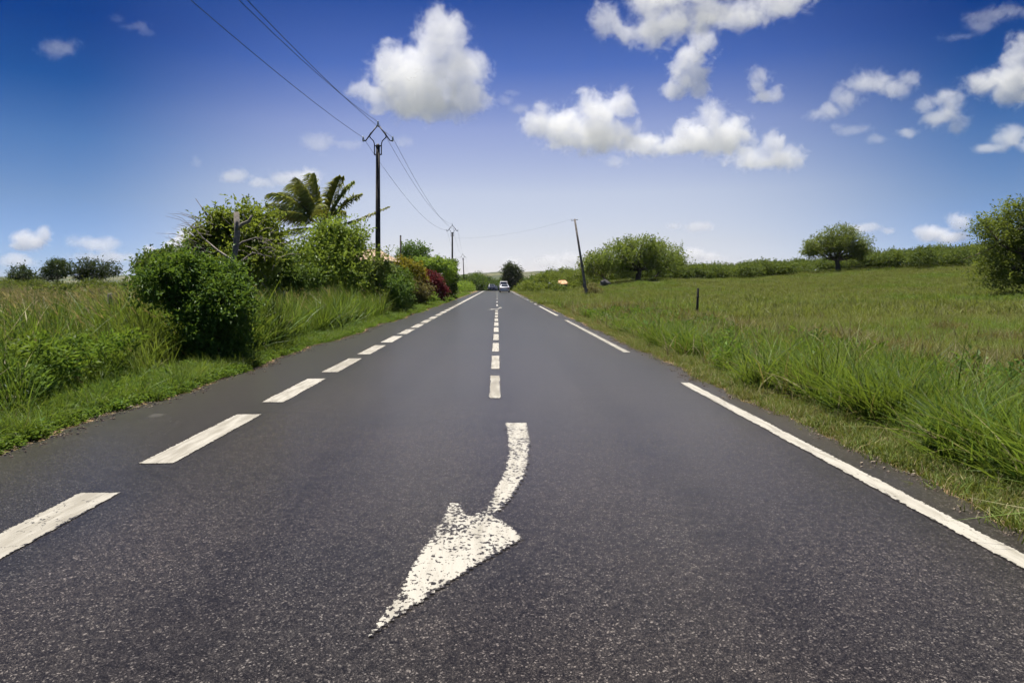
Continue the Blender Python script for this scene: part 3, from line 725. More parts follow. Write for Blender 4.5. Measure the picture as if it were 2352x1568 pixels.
# leafy tree in front of the palm
woody('broadleaf_tree', 'wind-blown leafy tree in front of the coconut palm', 'tree', gpt(-7.9, 31.2),
      PL([(756, 540, 42, 34), (722, 575, 50, 38), (785, 552, 50, 50), (752, 610, 78, 50), (806, 600, 38, 62), (705, 625, 44, 40), (770, 645, 70, 40), (785, 515, 22, 20), (740, 660, 60, 30)], 31.2, 1.0, 7, 1.0),
      L_LIGHT, 2000, .17, .20, 9, 37, .14, gap=.36, shell=.35, droop=-.45, gapscale=1.3, sprigs=360, sprig=1.5)
woody('thin_sapling', 'thin sparse sapling standing just left of the nearest pole', 'tree', gpt(-6.7, 33.2),
      PL([(845, 565, 20, 22), (865, 590, 26, 18), (885, 585, 20, 18), (832, 555, 14, 16)], 33.0, 1, 8, .4), L_LIGHT, 90, .13, .12, 5, 39, .03, shell=.2)

# ------------------------------------------------------------------ coconut palm
L_PALM = leaf_mat('palm_leaflet', (.12, .155, .035), (.30, .33, .085), accent=(.17, .14, .05), acc=.9, trans=.3, rough=.5)
L_PALMY = leaf_mat('palm_leaflet_yellow', (.15, .12, .03), (.30, .23, .06), trans=.3, rough=.4)
PY = 37.0; crown0 = P(744, 528, PY)
palm = empty('coconut_palm', gpt(crown0.x+.3, PY)); tag(palm, 'coconut palm with fronds swept left by the wind above the trees', 'palm tree')
pb = palm.location.copy(); ct = crown0-pb
mb = MB(); mb.tube([(0, 0, -.2), (-.05, 0, 1), (-.2, 0, 2.6), ct], [.24, .19, .16, .15], 9); mb.build('trunk', BARK_GREY, palm, True)
def frond(tip, lift, mat, seed, width=.75, droop=1.0):
    rng = np.random.default_rng(seed)
    t_ = np.linspace(0, 1, 9); tip = np.array(tip, float)*1.15; width *= 1.2
    if tip[2] > 1: lift += .2; tip[2] -= .1
    base_ = np.array([ct.x, ct.y, ct.z])
    mid = tip*.55+np.array([0, 0, lift])
    pts = np.array([(1-t)**2*0+2*t*(1-t)*mid+t*t*tip for t in t_])+base_
    mb = MB(); mb.tube([tuple(p) for p in pts], [.035*(1-.85*t) for t in t_], 5)
    n = 84; ts = np.linspace(.16, .99, n); pv = np.stack([np.interp(ts, t_, pts[:, i]) for i in range(3)], -1)
    tang = np.gradient(pv, axis=0); tang /= np.linalg.norm(tang, axis=1, keepdims=True)
    vs = []; qs = []; rr = []
    for sgn in (-1, 1):
        side = np.cross(tang, [0, 0, 1.]); side /= np.linalg.norm(side, axis=1, keepdims=True)+1e-6
        ln = width*(np.sin(PI*(.12+.80*ts))**.7)*rng.uniform(.85, 1.1, n)
        d1 = side*sgn*.55+tang*.65+np.array([-.25, 0, -.25*droop])+rng.normal(0, .08, (n, 3)); d1 /= np.linalg.norm(d1, axis=1, keepdims=True)
        d2 = side*sgn*.25+tang*.45+np.array([-.35, 0, -.85*droop])+rng.normal(0, .08, (n, 3)); d2 /= np.linalg.norm(d2, axis=1, keepdims=True)
        w = np.cross(d1, side); w /= np.linalg.norm(w, axis=1, keepdims=True)+1e-6; w = w*.35+tang*.9; w *= .042
        a = pv; b = a+d1*ln[:, None]*.5; c = b+d2*ln[:, None]*.5
        V_ = np.stack([a-w, a+w, b-w*.9, b+w*.9, c-w*.15, c+w*.15], 1).reshape(-1, 3)
        i0 = np.arange(n)*6+(0 if sgn < 0 else n*6)
        qs.append(np.stack([i0, i0+1, i0+3, i0+2], -1)); qs.append(np.stack([i0+2, i0+3, i0+5, i0+4], -1)); vs.append(V_)
        r_ = rng.uniform(0, 1, n); rr += [r_, r_]
    fr = mb.build('frond', BARK_GREY if mat is L_PALMY else M_STALK, palm, True)
    lo = bpy.data.objects.new('leaflets', np_mesh('leaflets', np.concatenate(vs), np.concatenate(qs), mat, np.concatenate(rr))); link(lo, fr)
M_STALK = simple('frond_stalk', (.10, .11, .035), .5)
for i, (tip, lift, mt, w, dr) in enumerate([
    ((-2.2, -.9, 1.7), .8, L_PALM, 1.0, 1.0), ((-1.6, .5, 2.3), .7, L_PALM, 1.0, .9), ((-2.7, .2, .9), .8, L_PALM, .95, 1.0), ((-.6, .4, 2.75), .3, L_PALM, .95, .8), ((.9, -.4, 2.5), .4, L_PALM, .8, .7), ((-1.7, -1.6, .6), .9, L_PALM, .9, 1.0),
    ((-2.5, -.3, 1.25), .75, L_PALM, 1.0, 1.0), ((-2.1, .3, 1.9), .7, L_PALM, .8, .9), ((-1.2, .1, 2.5), .45, L_PALM, .9, .8), ((-.35, -.2, 2.65), .2, L_PALM, .75, .8), ((-.9, -.6, 2.2), .5, L_PALM, .85, .8),
    ((1.35, .2, 2.35), .3, L_PALM, .75, .6), ((1.75, -.1, 1.75), .3, L_PALM, .6, .4), ((3.0, .6, 1.25), -.4, L_PALM, .45, .3), ((-2.7, -2.6, .35), .75, L_PALMY, .8, 1.0), ((-3.0, -.5, -.8), .9, L_PALM, .8, 1.0),
    ((-2.6, -4.2, -2.6), .9, L_PALMY, .9, .9), ((-2.3, -3.4, -1.2), 1.0, L_PALM, .9, .9), ((-1.2, -1.9, -2.4), .6, L_PALMY, .7, .8), ((.6, -2.4, 1.0), .6, L_PALM, .8, 1), ((.4, 2.4, 1.2), .6, L_PALM, .8, 1)]):
    frond(tip, lift, mt, 60+i, w, dr)

# ------------------------------------------------------------------ garden hedge on the left, shrub by shrub
def shrub(name, label, lst, Y, leaf, n, ln, seed, bx=None, depth=1.0, **kw):
    lb = PL(lst, Y, depth, seed, .5); x = bx if bx is not None else sum(l[0] for l in lb)/len(lb)
    return woody(name, label, 'shrub', gpt(x, Y), lb, leaf, int(n*1.25), ln, ln*.75, 6, seed, .05, sprigs=int(n*.12), sprig=.5, gap=.1, gapscale=1.4, **kw)
shrub('hedge_shrub', 'dark dense shrub at the near end of the hedge behind the small white marker', [(850, 690, 30, 40), (885, 685, 36, 44), (915, 680, 26, 40), (870, 655, 36, 30), (840, 650, 20, 30)], 34.5, L_DEEP, 900, .15, 41)
shrub('hedge_shrub', 'pale variegated shrub on top of the hedge left of the nearest pole', [(832, 622, 26, 20), (858, 618, 30, 22), (845, 640, 36, 20), (885, 612, 22, 16)], 33.8, L_VARI, 420, .15, 42)
shrub('hedge_shrub', 'glossy green shrub in the hedge right of the nearest pole', [(905, 640, 28, 30), (925, 655, 24, 36), (900, 665, 30, 34), (930, 690, 20, 24)], 37.5, L_BUSH, 700, .15, 43)
shrub('hedge_shrub', 'yellow-green croton shrub between the nearest pole and the red shrub', [(940, 615, 26, 14), (955, 632, 24, 20), (925, 605, 18, 12)], 47, L_YELLOW, 330, .17, 44)
shrub('hedge_shrub', 'grey-green drooping shrub below the yellow shrub in the hedge', [(950, 665, 18, 28), (965, 680, 18, 18), (978, 668, 14, 18)], 46.5, L_GREY, 330, .15, 45)
shrub('red_shrub', 'dark red leaved shrub in the roadside hedge', [(980, 640, 18, 20), (1000, 655, 20, 22), (1012, 668, 14, 20), (1000, 642, 14, 14)], 56, L_RED, 480, .18, 46)
shrub('hedge_shrub', 'green shrub with long leaves under the red shrub', [(968, 690, 16, 12), (985, 686, 14, 10)], 52, L_LIGHT, 150, .2, 47)
shrub('hedge_shrub', 'tall mixed green shrub behind the red shrub in the hedge', [(975, 612, 30, 20), (1005, 610, 26, 18), (1020, 625, 24, 28), (960, 605, 20, 14)], 62, L_LIGHT, 620, .22, 48)
shrub('hedge_shrub', 'upright dark green shrub closing the far end of the hedge', [(1032, 622, 16, 26), (1040, 610, 10, 14), (1030, 655, 18, 26), (1042, 645, 9, 26)], 72, L_BUSH, 520, .22, 49)
woody('round_tree', 'dense round dark tree behind the hedge beside the thin post', 'tree', gpt(-10.4, 84), PL([(950, 578, 32, 22), (935, 585, 22, 18), (968, 585, 20, 18), (950, 600, 34, 18)], 84, 1, 12, .8), L_DEEP, 700, .3, .22, 6, 50, .14, shell=.5)

# ------------------------------------------------------------------ far left trees and scrub
def far_tree(label, lst, Y, leaf, n, ln, seed, base_x, **kw):
    lb = PL(lst, Y, 1.0, seed, Y*.006); bx = P(base_x, 652, Y).x
    return woody('broadleaf_tree', label, 'tree', gpt(bx, Y), lb, leaf, n, ln, ln*.8, 6, seed, .16 if Y > 60 else .1, **kw)
far_tree('leftmost small dark tree on the meadow skyline', [(48, 630, 22, 20), (68, 640, 22, 18), (35, 640, 14, 14)], 120, L_DARK, 420, .4, 51, 58)
far_tree('round dark tree with sky under its crown on the meadow skyline', [(128, 618, 26, 20), (148, 615, 16, 18), (115, 628, 16, 16), (130, 605, 16, 10)], 120, L_DARK, 480, .4, 52, 130)
far_tree('wide double-crowned dark tree on the meadow skyline', [(195, 612, 22, 20), (225, 618, 30, 18), (252, 618, 24, 18), (185, 628, 22, 14), (215, 630, 40, 12)], 125, L_DARK, 700, .4, 53, 215)

def mass(name, label, cat, plants, leaf, ln, per_m, seed):
    "scrub that reads as one mass: leaf clumps of many low shrubs in one object"
    rng = np.random.default_rng(seed); V_ = []; Q_ = []; R_ = []; nv = 0
    for i, (x, y, r, h) in enumerate(plants):
        z = gzs(x, y)
        lobes = [(x+rng.uniform(-.5, .5)*r, y+rng.uniform(-.5, .5)*r, z+h*rng.uniform(.35, .6), r*rng.uniform(.5, .8), r*rng.uniform(.5, .8), h*rng.uniform(.4, .55)) for _ in range(4)]
        n = max(12, int(per_m*r*h))
        L = np.array(lobes); k = rng.integers(0, 4, n)
        d = rng.normal(0, 1, (n, 3)); d /= np.linalg.norm(d, axis=1, keepdims=True); d[:, 2] = np.where(d[:, 2] < -.3, -d[:, 2], d[:, 2])
        c = L[k, :3]+d*(.55+.5*rng.uniform(0, 1, n)**.6)[:, None]*L[k, 3:]
        per = 5; p = np.repeat(c, per, 0)+rng.normal(0, ln*.8, (n*per, 3)); o = np.repeat(d, per, 0)
        p[:, 2] = np.maximum(p[:, 2], z+.03)
        l = ln*rng.uniform(.6, 1.3, n*per)
        v, q = leaf_quads(rng, p, o*.4+rng.normal(0, .6, (n*per, 3)), np.array([0, 0, .6])+rng.normal(0, .5, (n*per, 3)), l, l*.5)
        V_.append(v); Q_.append(q+nv); nv += len(v); R_.append(np.repeat(rng.uniform(0, .6, n), per)*.6+rng.uniform(0, .4)+rng.uniform(0, .2, n*per))
    o = bpy.data.objects.new(name, np_mesh(name, np.concatenate(V_), np.concatenate(Q_), leaf, np.concatenate(R_))); C.objects.link(o)
    return tag(o, label, cat, kind='stuff')
rs_ = random.Random(77)
pl = []
for i in range(70):
    Y = rs_.uniform(60, 150); x = rs_.uniform(-40, 500)
    pl.append((P(x, 652, Y).x, Y, rs_.uniform(1.2, 3.0), rs_.uniform(1.2, 2.2)))
for i in range(30):
    Y = rs_.uniform(28, 60); x = rs_.uniform(40, 600); pl.append((P(x, 652, Y).x, Y, rs_.uniform(.8, 1.6), rs_.uniform(.9, 1.6)))
mass('meadow_scrub', 'low scrub scattered across the overgrown meadow on the left', 'scrub', pl, L_SCRUB, .24, 45, 81)
pl = []
for i in range(46):
    Y = rs_.uniform(34, 84); pl.append((rs_.uniform(-9.6, -7.2), Y, rs_.uniform(.9, 1.5), rs_.uniform(1.9, 2.7)+max(0, Y-55)*.02))
for i in range(10):
    pl.append((rs_.uniform(-11.5, -8.2), rs_.uniform(31, 36), rs_.uniform(.9, 1.5), rs_.uniform(1.6, 2.4)))
mass('garden_thicket', 'mixed green garden thicket filling in behind the roadside hedge', 'thicket', pl, L_LIGHT, .2, 75, 86)
# skyline scrub along the ridge on the right
pl = []
for i in range(165):
    x = rs_.uniform(1400, 2260); Y = rs_.uniform(108, 134)
    if x < 1560: Y = rs_.uniform(122, 134)
    if 1850 < x < 2000: Y = rs_.uniform(124, 136)
    pl.append((P(x, 640, Y).x, Y, rs_.uniform(1.6, 3.2), rs_.uniform(1.7, 2.5)))
for i in range(40):
    x = rs_.uniform(2010, 2420); Y = rs_.uniform(100, 125); pl.append((P(x, 640, Y).x, Y, rs_.uniform(2, 3.4), rs_.uniform(2.1, 3.0)))
mass('ridge_scrub', 'continuous band of green scrub along the ridge of the right hand field', 'scrub', pl, L_SCRUB, .34, 42, 82)
pl = []
for i in range(60):
    Y = rs_.uniform(118, 175); x = rs_.uniform(1212, 1400); pl.append((P(x, 652, Y).x, Y, rs_.uniform(1.6, 2.8), rs_.uniform(2.2, 3.6)*(.55 if x < 1245 else 1)))
for i in range(14):
    x = rs_.choice((rs_.uniform(1225, 1256), rs_.uniform(1268, 1277), rs_.uniform(1307, 1345))); Y = rs_.uniform(106, 114); pl.append((P(x, 652, Y).x, Y, rs_.uniform(.7, 1.2), rs_.uniform(.9, 1.7)))
for i in range(22):
    Y = rs_.uniform(120, 230); X = rs_.uniform(4.6, 7.5)+max(0, Y-170)*.02; pl.append((X, Y, rs_.uniform(.8, 1.5), rs_.uniform(.7, 1.5)))
mass('roadside_scrub', 'bushy scrub around the small hut where the right verge meets the crest', 'scrub', pl, L_ACACIA, .30, 45, 83)
pl = []
for i in range(40):
    Y = rs_.uniform(85, 200); X = rs_.uniform(-9, -5.6)-max(0, Y-150)*.03; pl.append((X, Y, rs_.uniform(.8, 1.7), rs_.uniform(.9, 2.0)))
mass('left_roadside_scrub', 'green bushes lining the left verge before the crest', 'scrub', pl, L_LIGHT, .26, 45, 84)
# woods beyond the crest
pl = []
for i in range(90):
    Y = rs_.uniform(240, 330); X = rs_.uniform(-42, 40)
    if -4 < X+4*math.sin(Y/60) < 4 and Y < 255: continue
    pl.append((X, Y, rs_.uniform(3, 5), rs_.uniform(5.5, 8.5)))
mass('far_woods', 'dark far-off woods in the dip beyond the crest of the road', 'woods', pl, L_DEEP, .7, 14, 85)

# ------------------------------------------------------------------ right hand trees
woody('acacia_tree', 'broad spreading green tree in the field just right of the leaning pole', 'tree', gpt(P(1465, 645, 103).x, 103),
      PL([(1465, 582, 70, 34), (1420, 590, 50, 30), (1380, 598, 36, 26), (1515, 590, 46, 30), (1555, 600, 22, 26), (1480, 560, 26, 22), (1440, 562, 26, 18), (1505, 568, 18, 18), (1360, 612, 22, 22), (1460, 610, 60, 22), (1410, 615, 40, 18)], 103, .9, 15, 2.0),
      L_ACACIA, 1500, .34, .48, 13, 55, .42, fork=Vector((.3, 0, 1.9)), gap=.50, shell=.25, gapscale=.8, twigs=3, sprigs=300, sprig=2.2)
woody('acacia_tree', 'bare-branched grey-green thorn tree behind the leaning pole', 'tree', gpt(P(1395, 650, 108).x, 108),
      PL([(1365, 600, 30, 24), (1345, 615, 22, 16), (1385, 612, 34, 20)], 108, .9, 16, 1.5), L_GREY, 330, .3, .28, 5, 56, .2, gap=.3, shell=.3, gapscale=.5, twigs=4, bark=BARK_GREY)
woody('acacia_tree', 'slim trunked tree right behind the broad tree in the field', 'tree', gpt(P(1500, 640, 112).x, 112),
      PL([(1520, 590, 40, 26), (1555, 595, 22, 26), (1535, 612, 34, 20)], 112, .9, 17, 1.5), L_ACACIA, 620, .34, .25, 6, 57, .16, gap=.35, shell=.3, gapscale=.7, twigs=2, sprigs=60, sprig=1.2)
woody('acacia_tree', 'rounded umbrella-shaped tree standing alone on the ridge skyline', 'tree', gpt(P(1925, 612, 113).x, 113),
      PL([(1925, 548, 42, 26), (1890, 558, 36, 22), (1960, 560, 40, 22), (1865, 570, 26, 18), (1985, 578, 24, 22), (1915, 572, 60, 18), (1935, 535, 26, 18), (1872, 578, 30, 10), (1975, 584, 26, 10)], 113, .9, 18, 2.0),
      L_ACACIA, 1150, .32, .42, 13, 58, .40, fork=Vector((-.2, 0, 2.0)), gap=.40, shell=.3, gapscale=.7, twigs=3, sprigs=200, sprig=1.2)
woody('acacia_tree', 'large dark tree cut off by the right edge of the photo', 'tree', gpt(P(2425, 690, 46).x, 46),
      PL([(2400, 500, 70, 46), (2320, 515, 56, 40), (2290, 550, 52, 40), (2380, 560, 90, 56), (2275, 620, 42, 40), (2330, 625, 66, 42), (2430, 620, 80, 60), (2460, 540, 80, 70), (2265, 525, 24, 30), (2360, 480, 40, 26)], 46, 1.0, 19, 1.5),
      L_ACACIA, 2300, .20, .30, 13, 59, .34, fork=Vector((-.2, .2, 1.6)), gap=.52, shell=.25, gapscale=1.0, twigs=4, sprigs=420, sprig=1.7)
woody('roadside_tree', 'dense dark round-topped tree beside the road at the crest', 'tree', gpt(5.6, 204),
      PL([(1170, 622, 16, 14), (1186, 626, 14, 14), (1178, 640, 20, 16), (1168, 634, 14, 14), (1190, 642, 12, 12), (1175, 655, 18, 14), (1172, 612, 10, 8)], 204, 1.0, 20, 1.0),
      L_DARK, 800, .6, .5, 7, 60, .3, shell=.35)
woody('small_bush', 'small grey-green bush at the foot of the leaning pole', 'bush', gpt(P(1364, 676, 72).x, 72.5), PL([(1358, 662, 14, 14), (1370, 670, 14, 10), (1350, 668, 10, 10)], 72.5, 1, 21, .4), L_GREY, 160, .2, .15, 6, 61, .05)
woody('small_bush', 'low dark bush in the right verge before the crest', 'bush', gpt(P(1286, 675, 92).x-1.5, 92), PL([(1284, 664, 14, 12), (1296, 668, 12, 9)], 92, 1, 22, .4), L_SCRUB, 120, .24, .18, 6, 62, .05)

# ------------------------------------------------------------------ utility poles
WOOD = simple('creosoted_wood', (.045, .038, .032), .85, var=.4, scale=3, bump=.3)
WOOD_GREY = simple('weathered_wood', (.17, .15, .135), .9, var=.35, scale=4, bump=.4)
STEEL = simple('dark_steel', (.05, .05, .055), .5, .6)
PORC = simple('glass_insulator', (.55, .58, .56), .2, var=.1, spec=.6)
def utility_pole(x, y, label, H=8.45, lean=0, group='utility poles along the left side'):
    r = empty('utility_pole', gpt(x, y)); tag(r, label, 'utility pole', group); r.rotation_euler = (0, lean, 0)
    z0 = -r.location.z; H = H+z0*0
    MB().tube([(0, 0, -.3), (0, 0, 0), (0, 0, H*.5), (0, 0, H)], [.155, .15, .125, .10], 12).build('pole', WOOD, r, True)
    MB().tube([(0, 0, H), (0, 0, H+.10), (0, 0, H+.17)], [.125, .08, .01], 10).build('cap', STEEL, r, True)
    s = 34/F
    def q(px, py): return ((px-868)*s, 0, (335-py)*s+H)
    mb = MB()
    for sg in (-1, 1):
        f = lambda dx, dy: (sg*dx*s, 0, H+dy*s)
        mb.tube([f(8, -18), f(8, 6), f(10, 13), f(18, 21), f(19, 27), f(16, 33)], [.028]*6, 6)
        mb.tube([f(2.5, 47), f(16, 30), f(28, 14), f(35, 12.5)], [.034, .036, .034, .03], 6)
    mb.tube([(-.09, 0, H+47*s), (.09, 0, H+47*s)], .03, 6)
    mb.build('bracket', STEEL, r, True)
    for zz in (-18, 2): MB().tube([(-.19, 0, H+zz*s), (.19, 0, H+zz*s)], .035, 6).build('clamp', STEEL, r, True)
    tops = []
    for dx, dz in ((-34, 12), (0, 48), (34, 12)):
        X, Z = dx*s, H+dz*s
        MB().tube([(X, 0, Z), (X, 0, Z+.05), (X, 0, Z+.09), (X, 0, Z+.13), (X, 0, Z+.17), (X, 0, Z+.23), (X, 0, Z+.26)], [.012, .06, .035, .055, .032, .045, .01], 9).build('insulator', PORC, r, True)
        tops.append(r.location+Matrix.Rotation(lean, 3, 'Y') @ Vector((X, 0, Z+.19)))
    return tops
t1 = utility_pole(-5.94, 34, 'nearest tall dark utility pole rising from the hedge, three wires')
t2 = utility_pole(-6.05, 92, 'second utility pole at the far end of the hedge')
t3 = utility_pole(-8.4, 176, 'third utility pole leaning slightly, small in the distance', 8.6, -.045)
t4 = utility_pole(-12.2, 300, 'farthest tiny utility pole near the crest', 9.5)
WIRE = simple('wire', (.03, .03, .035), .5, .4)
for i, nm in enumerate(('left conductor wire strung between the roadside utility poles', 'topmost conductor wire strung between the roadside utility poles', 'right conductor wire strung between the roadside utility poles')):
    back = Vector((t1[i].x-.1, -24, t1[i].z+.1)); pts = []
    for a, b, sg, m in ((back, t1[i], (1.25, 1.78, 1.53)[i], 26), (t1[i], t2[i], 1.15, 20), (t2[i], t3[i], 1.5, 12), (t3[i], t4[i], 2.0, 8)):
        for q_ in range(m):
            t = q_/m; p = a.lerp(b, t); p.z -= 4*sg*t*(1-t); pts.append(p)
    pts.append(t4[i])
    o = MB().tube(pts, .009, 5).build('power_wire', WIRE); tag(o, nm, 'wire', 'conductor wires')

# thin post behind the hedge
r = empty('telephone_post', gpt(-9.2, 65)); tag(r, 'thin dark post without wires behind the hedge', 'post')
MB().tube([(0, 0, -.3), (0, 0, 3), (0, 0, 6.2)], [.10, .09, .075], 9).build('pole', WOOD, r, True); MB().tube([(0, 0, 6.2), (0, 0, 6.26)], [.085, .05], 9).build('cap', STEEL, r, True)
# leaning pole in the field
b = gpt(9.2, 70); tp = P(1320, 503, 70)-b
r = empty('leaning_pole', b); tag(r, 'tall weathered wooden pole leaning left in the field on the right', 'pole')
MB().tube([tp*-.03, tp*.0, tp*.5, tp], [.16, .15, .12, .095], 10).build('pole', WOOD_GREY, r, True)
MB().tube([tp*.985+Vector((-.35, 0, -.05)), tp*.985+Vector((.28, 0, .05))], .03, 6).build('crossarm', STEEL, r, True)
MB().box(tp*.145+Vector((-.17, 0, 0)), (.12, .16, .42)).build('fuse_box', STEEL, r)
for dx in (-.33, .26): MB().tube([tp*.985+Vector((dx, 0, 0)), tp*.985+Vector((dx, 0, .08)), tp*.985+Vector((dx, 0, .14))], [.02, .045, .02], 8).build('insulator', PORC, r, True)
a = b+tp*.985+Vector((-.33, 0, .1)); c = Vector((t2[2].x-.5, 92, t2[2].z-1.1)); pts = []
for i in range(25):
    t = i/24; p = a.lerp(c, t); p.z -= 4*.55*t*(1-t); pts.append(p)
o = MB().tube(pts, .0045, 5).build('service_wire', WIRE); tag(o, 'thin wire crossing above the road to the leaning pole', 'wire')

# fence posts
def post(x, y, h, label, lean=(0, 0), r0=.06):
    r = empty('fence_post', gpt(x, y)); tag(r, label, 'post', 'old wooden fence posts')
    MB().tube([(0, 0, -.2), (lean[0]*.5, lean[1]*.5, h*.5), (lean[0], lean[1], h-.03), (lean[0], lean[1], h)], [r0*1.1, r0, r0*.95, r0*.6], 8).build('stake', WOOD_GREY if x < 0 else WOOD, r, True)
    MB().tube([(lean[0]-.01, lean[1], h*.72), (lean[0]-.01, lean[1], h*.75)], r0*1.25, 8).build('wire_loop', STEEL, r, True)
post(8.1, 27.7, 1.32, 'lone wooden fence post standing in the field on the right', (.05, 0), .05)
post(-8.0, 14.2, 1.42, 'old fence post sunk in the tall grass at far left', (-.05, 0), .055)
post(-7.85, 25, 1.42, 'old fence post between the vine-covered bush and the hedge', (.06, 0), .055)

# small white marker before the hedge
r = empty('marker_stone', gpt(-5.42, 31.6), .3); tag(r, 'small leaning white marker slab at the foot of the hedge', 'marker')
MWHITE = simple('white_painted_concrete', (.72, .70, .68), .7, var=.12)
MB().box((.03, 0, .22), (.22, .06, .48), Matrix.Rotation(.12, 3, 'Y')).build('slab', MWHITE, r)
MB().box((.03, 0, .01), (.30, .14, .06)).build('base', MWHITE, r)

# ------------------------------------------------------------------ house behind the hedge, hut in the field
TILE = simple('tan_roof_sheet', (.42, .30, .20), .7, var=.25, scale=3)
WALL = simple('cream_render', (.55, .50, .42), .9, var=.12, scale=2)
GLASS = simple('dark_window_glass', (.02, .025, .03), .1, spec=.8)
FRAMEW = simple('window_frame_white', (.6, .6, .58), .6)
def house(name, label, loc, w, d, eave, ridge, rz, wallm, roofm, ov=.35, ins=1.6, door=None):
    r = empty(name, loc, rz); tag(r, label, 'house')
    MB().box((0, 0, eave/2-.1), (w, d, eave+.2)).build('wall', wallm, r)
    W, D = w/2+ov, d/2+ov; e = eave-.06
    vs = [(-W, -D, e), (W, -D, e), (W, D, e), (-W, D, e), (-W+ins, 0, ridge), (W-ins, 0, ridge), (-W, -D, e-.08), (W, -D, e-.08), (W, D, e-.08), (-W, D, e-.08)]
    ro = MB().add(vs, [(0, 1, 5, 4), (1, 2, 5), (2, 3, 4, 5), (3, 0, 4), (6, 7, 1, 0), (7, 8, 2, 1), (8, 9, 3, 2), (9, 6, 0, 3), (9, 8, 7, 6)]).build('roof', roofm, r)
    n = int(2*W/.42); mb = MB()
    for i in range(n):           # raised ribs of the roofing sheets, front slope
        x = -W+.2+i*(2*W-.4)/max(1, n-1); t = min(1, max(0, min(x+W, W-x)/ins)) if ins else 1
        a = Vector((x, -D, e+.015)); b_ = Vector((x, -D+D*t, e+(ridge-e)*t+.015)); mb.tube([a, b_], .022, 4)
    mb.build('roof_ribs', roofm, ro)
    MB().tube([(-W+ins, 0, ridge+.02), (W-ins, 0, ridge+.02)], .06, 6).build('ridge_cap', roofm, ro)
    for sx_ in (-.28, .28):
        f = MB().box((sx_*w, -d/2-.03, eave*.55), (w*.18, .07, eave*.36)).build('window', FRAMEW, r)
        MB().box((sx_*w, -d/2-.07, eave*.55), (w*.15, .02, eave*.31)).build('pane', GLASS, f)
    dr = MB().box((0, -d/2-.03, eave*.38), (w*.13, .06, eave*.76)).build('door', door or FRAMEW, r)
    MB().tube([(w*.045, -d/2-.09, eave*.38), (w*.045, -d/2-.06, eave*.38)], .03, 6).build('handle', STEEL, dr)
    return r
house('house', 'tan roofed house mostly hidden behind the hedge and the nearest pole', gpt(-10.4, 53), 5.0, 6, 3.35, 4.25, 0, WALL, TILE)
RUST = simple('rusty_orange_roof', (.62, .34, .18), .7, var=.45, scale=1.6)
HUTW = simple('hut_boards', (.16, .12, .10), .9, var=.3, scale=4)
hx = P(1291, 650, 112).x
house('hut', 'small brown hut with orange and cream roof among the right hand bushes', gpt(hx, 112), 1.7, 1.6, 1.05, 1.55, .1, HUTW, RUST, .14, .45)
r = empty('water_tank', gpt(P(1263, 650, 110).x, 110)); tag(r, 'dark upright water tank left of the small hut', 'tank')
TANK = simple('dark_tank_plastic', (.012, .02, .024), .5)
MB().tube([(0, 0, 0), (0, 0, 1.2), (0, 0, 1.32), (0, 0, 1.38)], [.3, .3, .22, .12], 14).build('body', TANK, r, True)
mb = MB()
for zz in (.3, .6, .9): mb.tube([(0, 0, zz-.025), (0, 0, zz+.025)], .315, 14)
mb.build('rib', TANK, r, True); MB().tube([(0, 0, 1.38), (0, 0, 1.43)], .14, 12).build('lid', TANK, r, True)
def boulder(x, y, s, label):
    rng = np.random.default_rng(8); import bmesh
    bm = bmesh.new(); bmesh.ops.create_icosphere(bm, subdivisions=3, radius=1)
    for v_ in bm.verts:
        c = v_.co; c *= 1+.16*math.sin(c.x*3.1+1)*math.cos(c.y*2.7)+.12*math.sin(c.z*4+c.x*2)+rng.normal(0, .02)
        c.x *= s[0]; c.y *= s[1]; c.z *= s[2]
    me = bpy.data.meshes.new('boulder'); bm.to_mesh(me); bm.free(); me.materials.append(simple('grey_rock', (.10, .095, .092), .9, var=.35, scale=2, bump=.6))
    o = bpy.data.objects.new('boulder', me); o.location = gpt(x, y)+Vector((0, 0, s[2]*.5)); C.objects.link(o); tag(o, label, 'boulder')
boulder(P(1390, 650, 100).x, 100, (.9, .8, .65), 'grey boulder under the thorn tree right of the leaning pole')

# ------------------------------------------------------------------ vehicles
TYRE = simple('tyre_rubber', (.02, .02, .02), .8); RIM = simple('wheel_rim', (.45, .45, .46), .35, .8)
RED = simple('tail_lamp_red', (.35, .015, .015), .25, spec=.6); LAMP = simple('head_lamp_glass', (.6, .62, .65), .12, spec=.8)
PLATE = simple('number_plate_white', (.75, .75, .7), .5, var=.05); BLACKP = simple('black_trim', (.02, .02, .022), .5)
CGLASS = simple('car_glass', (.03, .035, .04), .06, spec=.9)
def paint_car(name, col, metal=.3):
    m, n, o = mat_new(name); T = NT(n)
    b = T('ShaderNodeBsdfPrincipled', {'Base Color': (*col, 1), 'Roughness': .3, 'Metallic': metal, 'Coat Weight': .6, 'Coat Roughness': .08})
    f = T.noise(T('ShaderNodeTexCoord').outputs['Object'], 4, 4, .6)
    T.link(T.mix(T.rng(f, .4, .8), col, tuple(c*.88 for c in col)), b.inputs['Base Color']); T.link(b.outputs[0], o.inputs[0]); return m
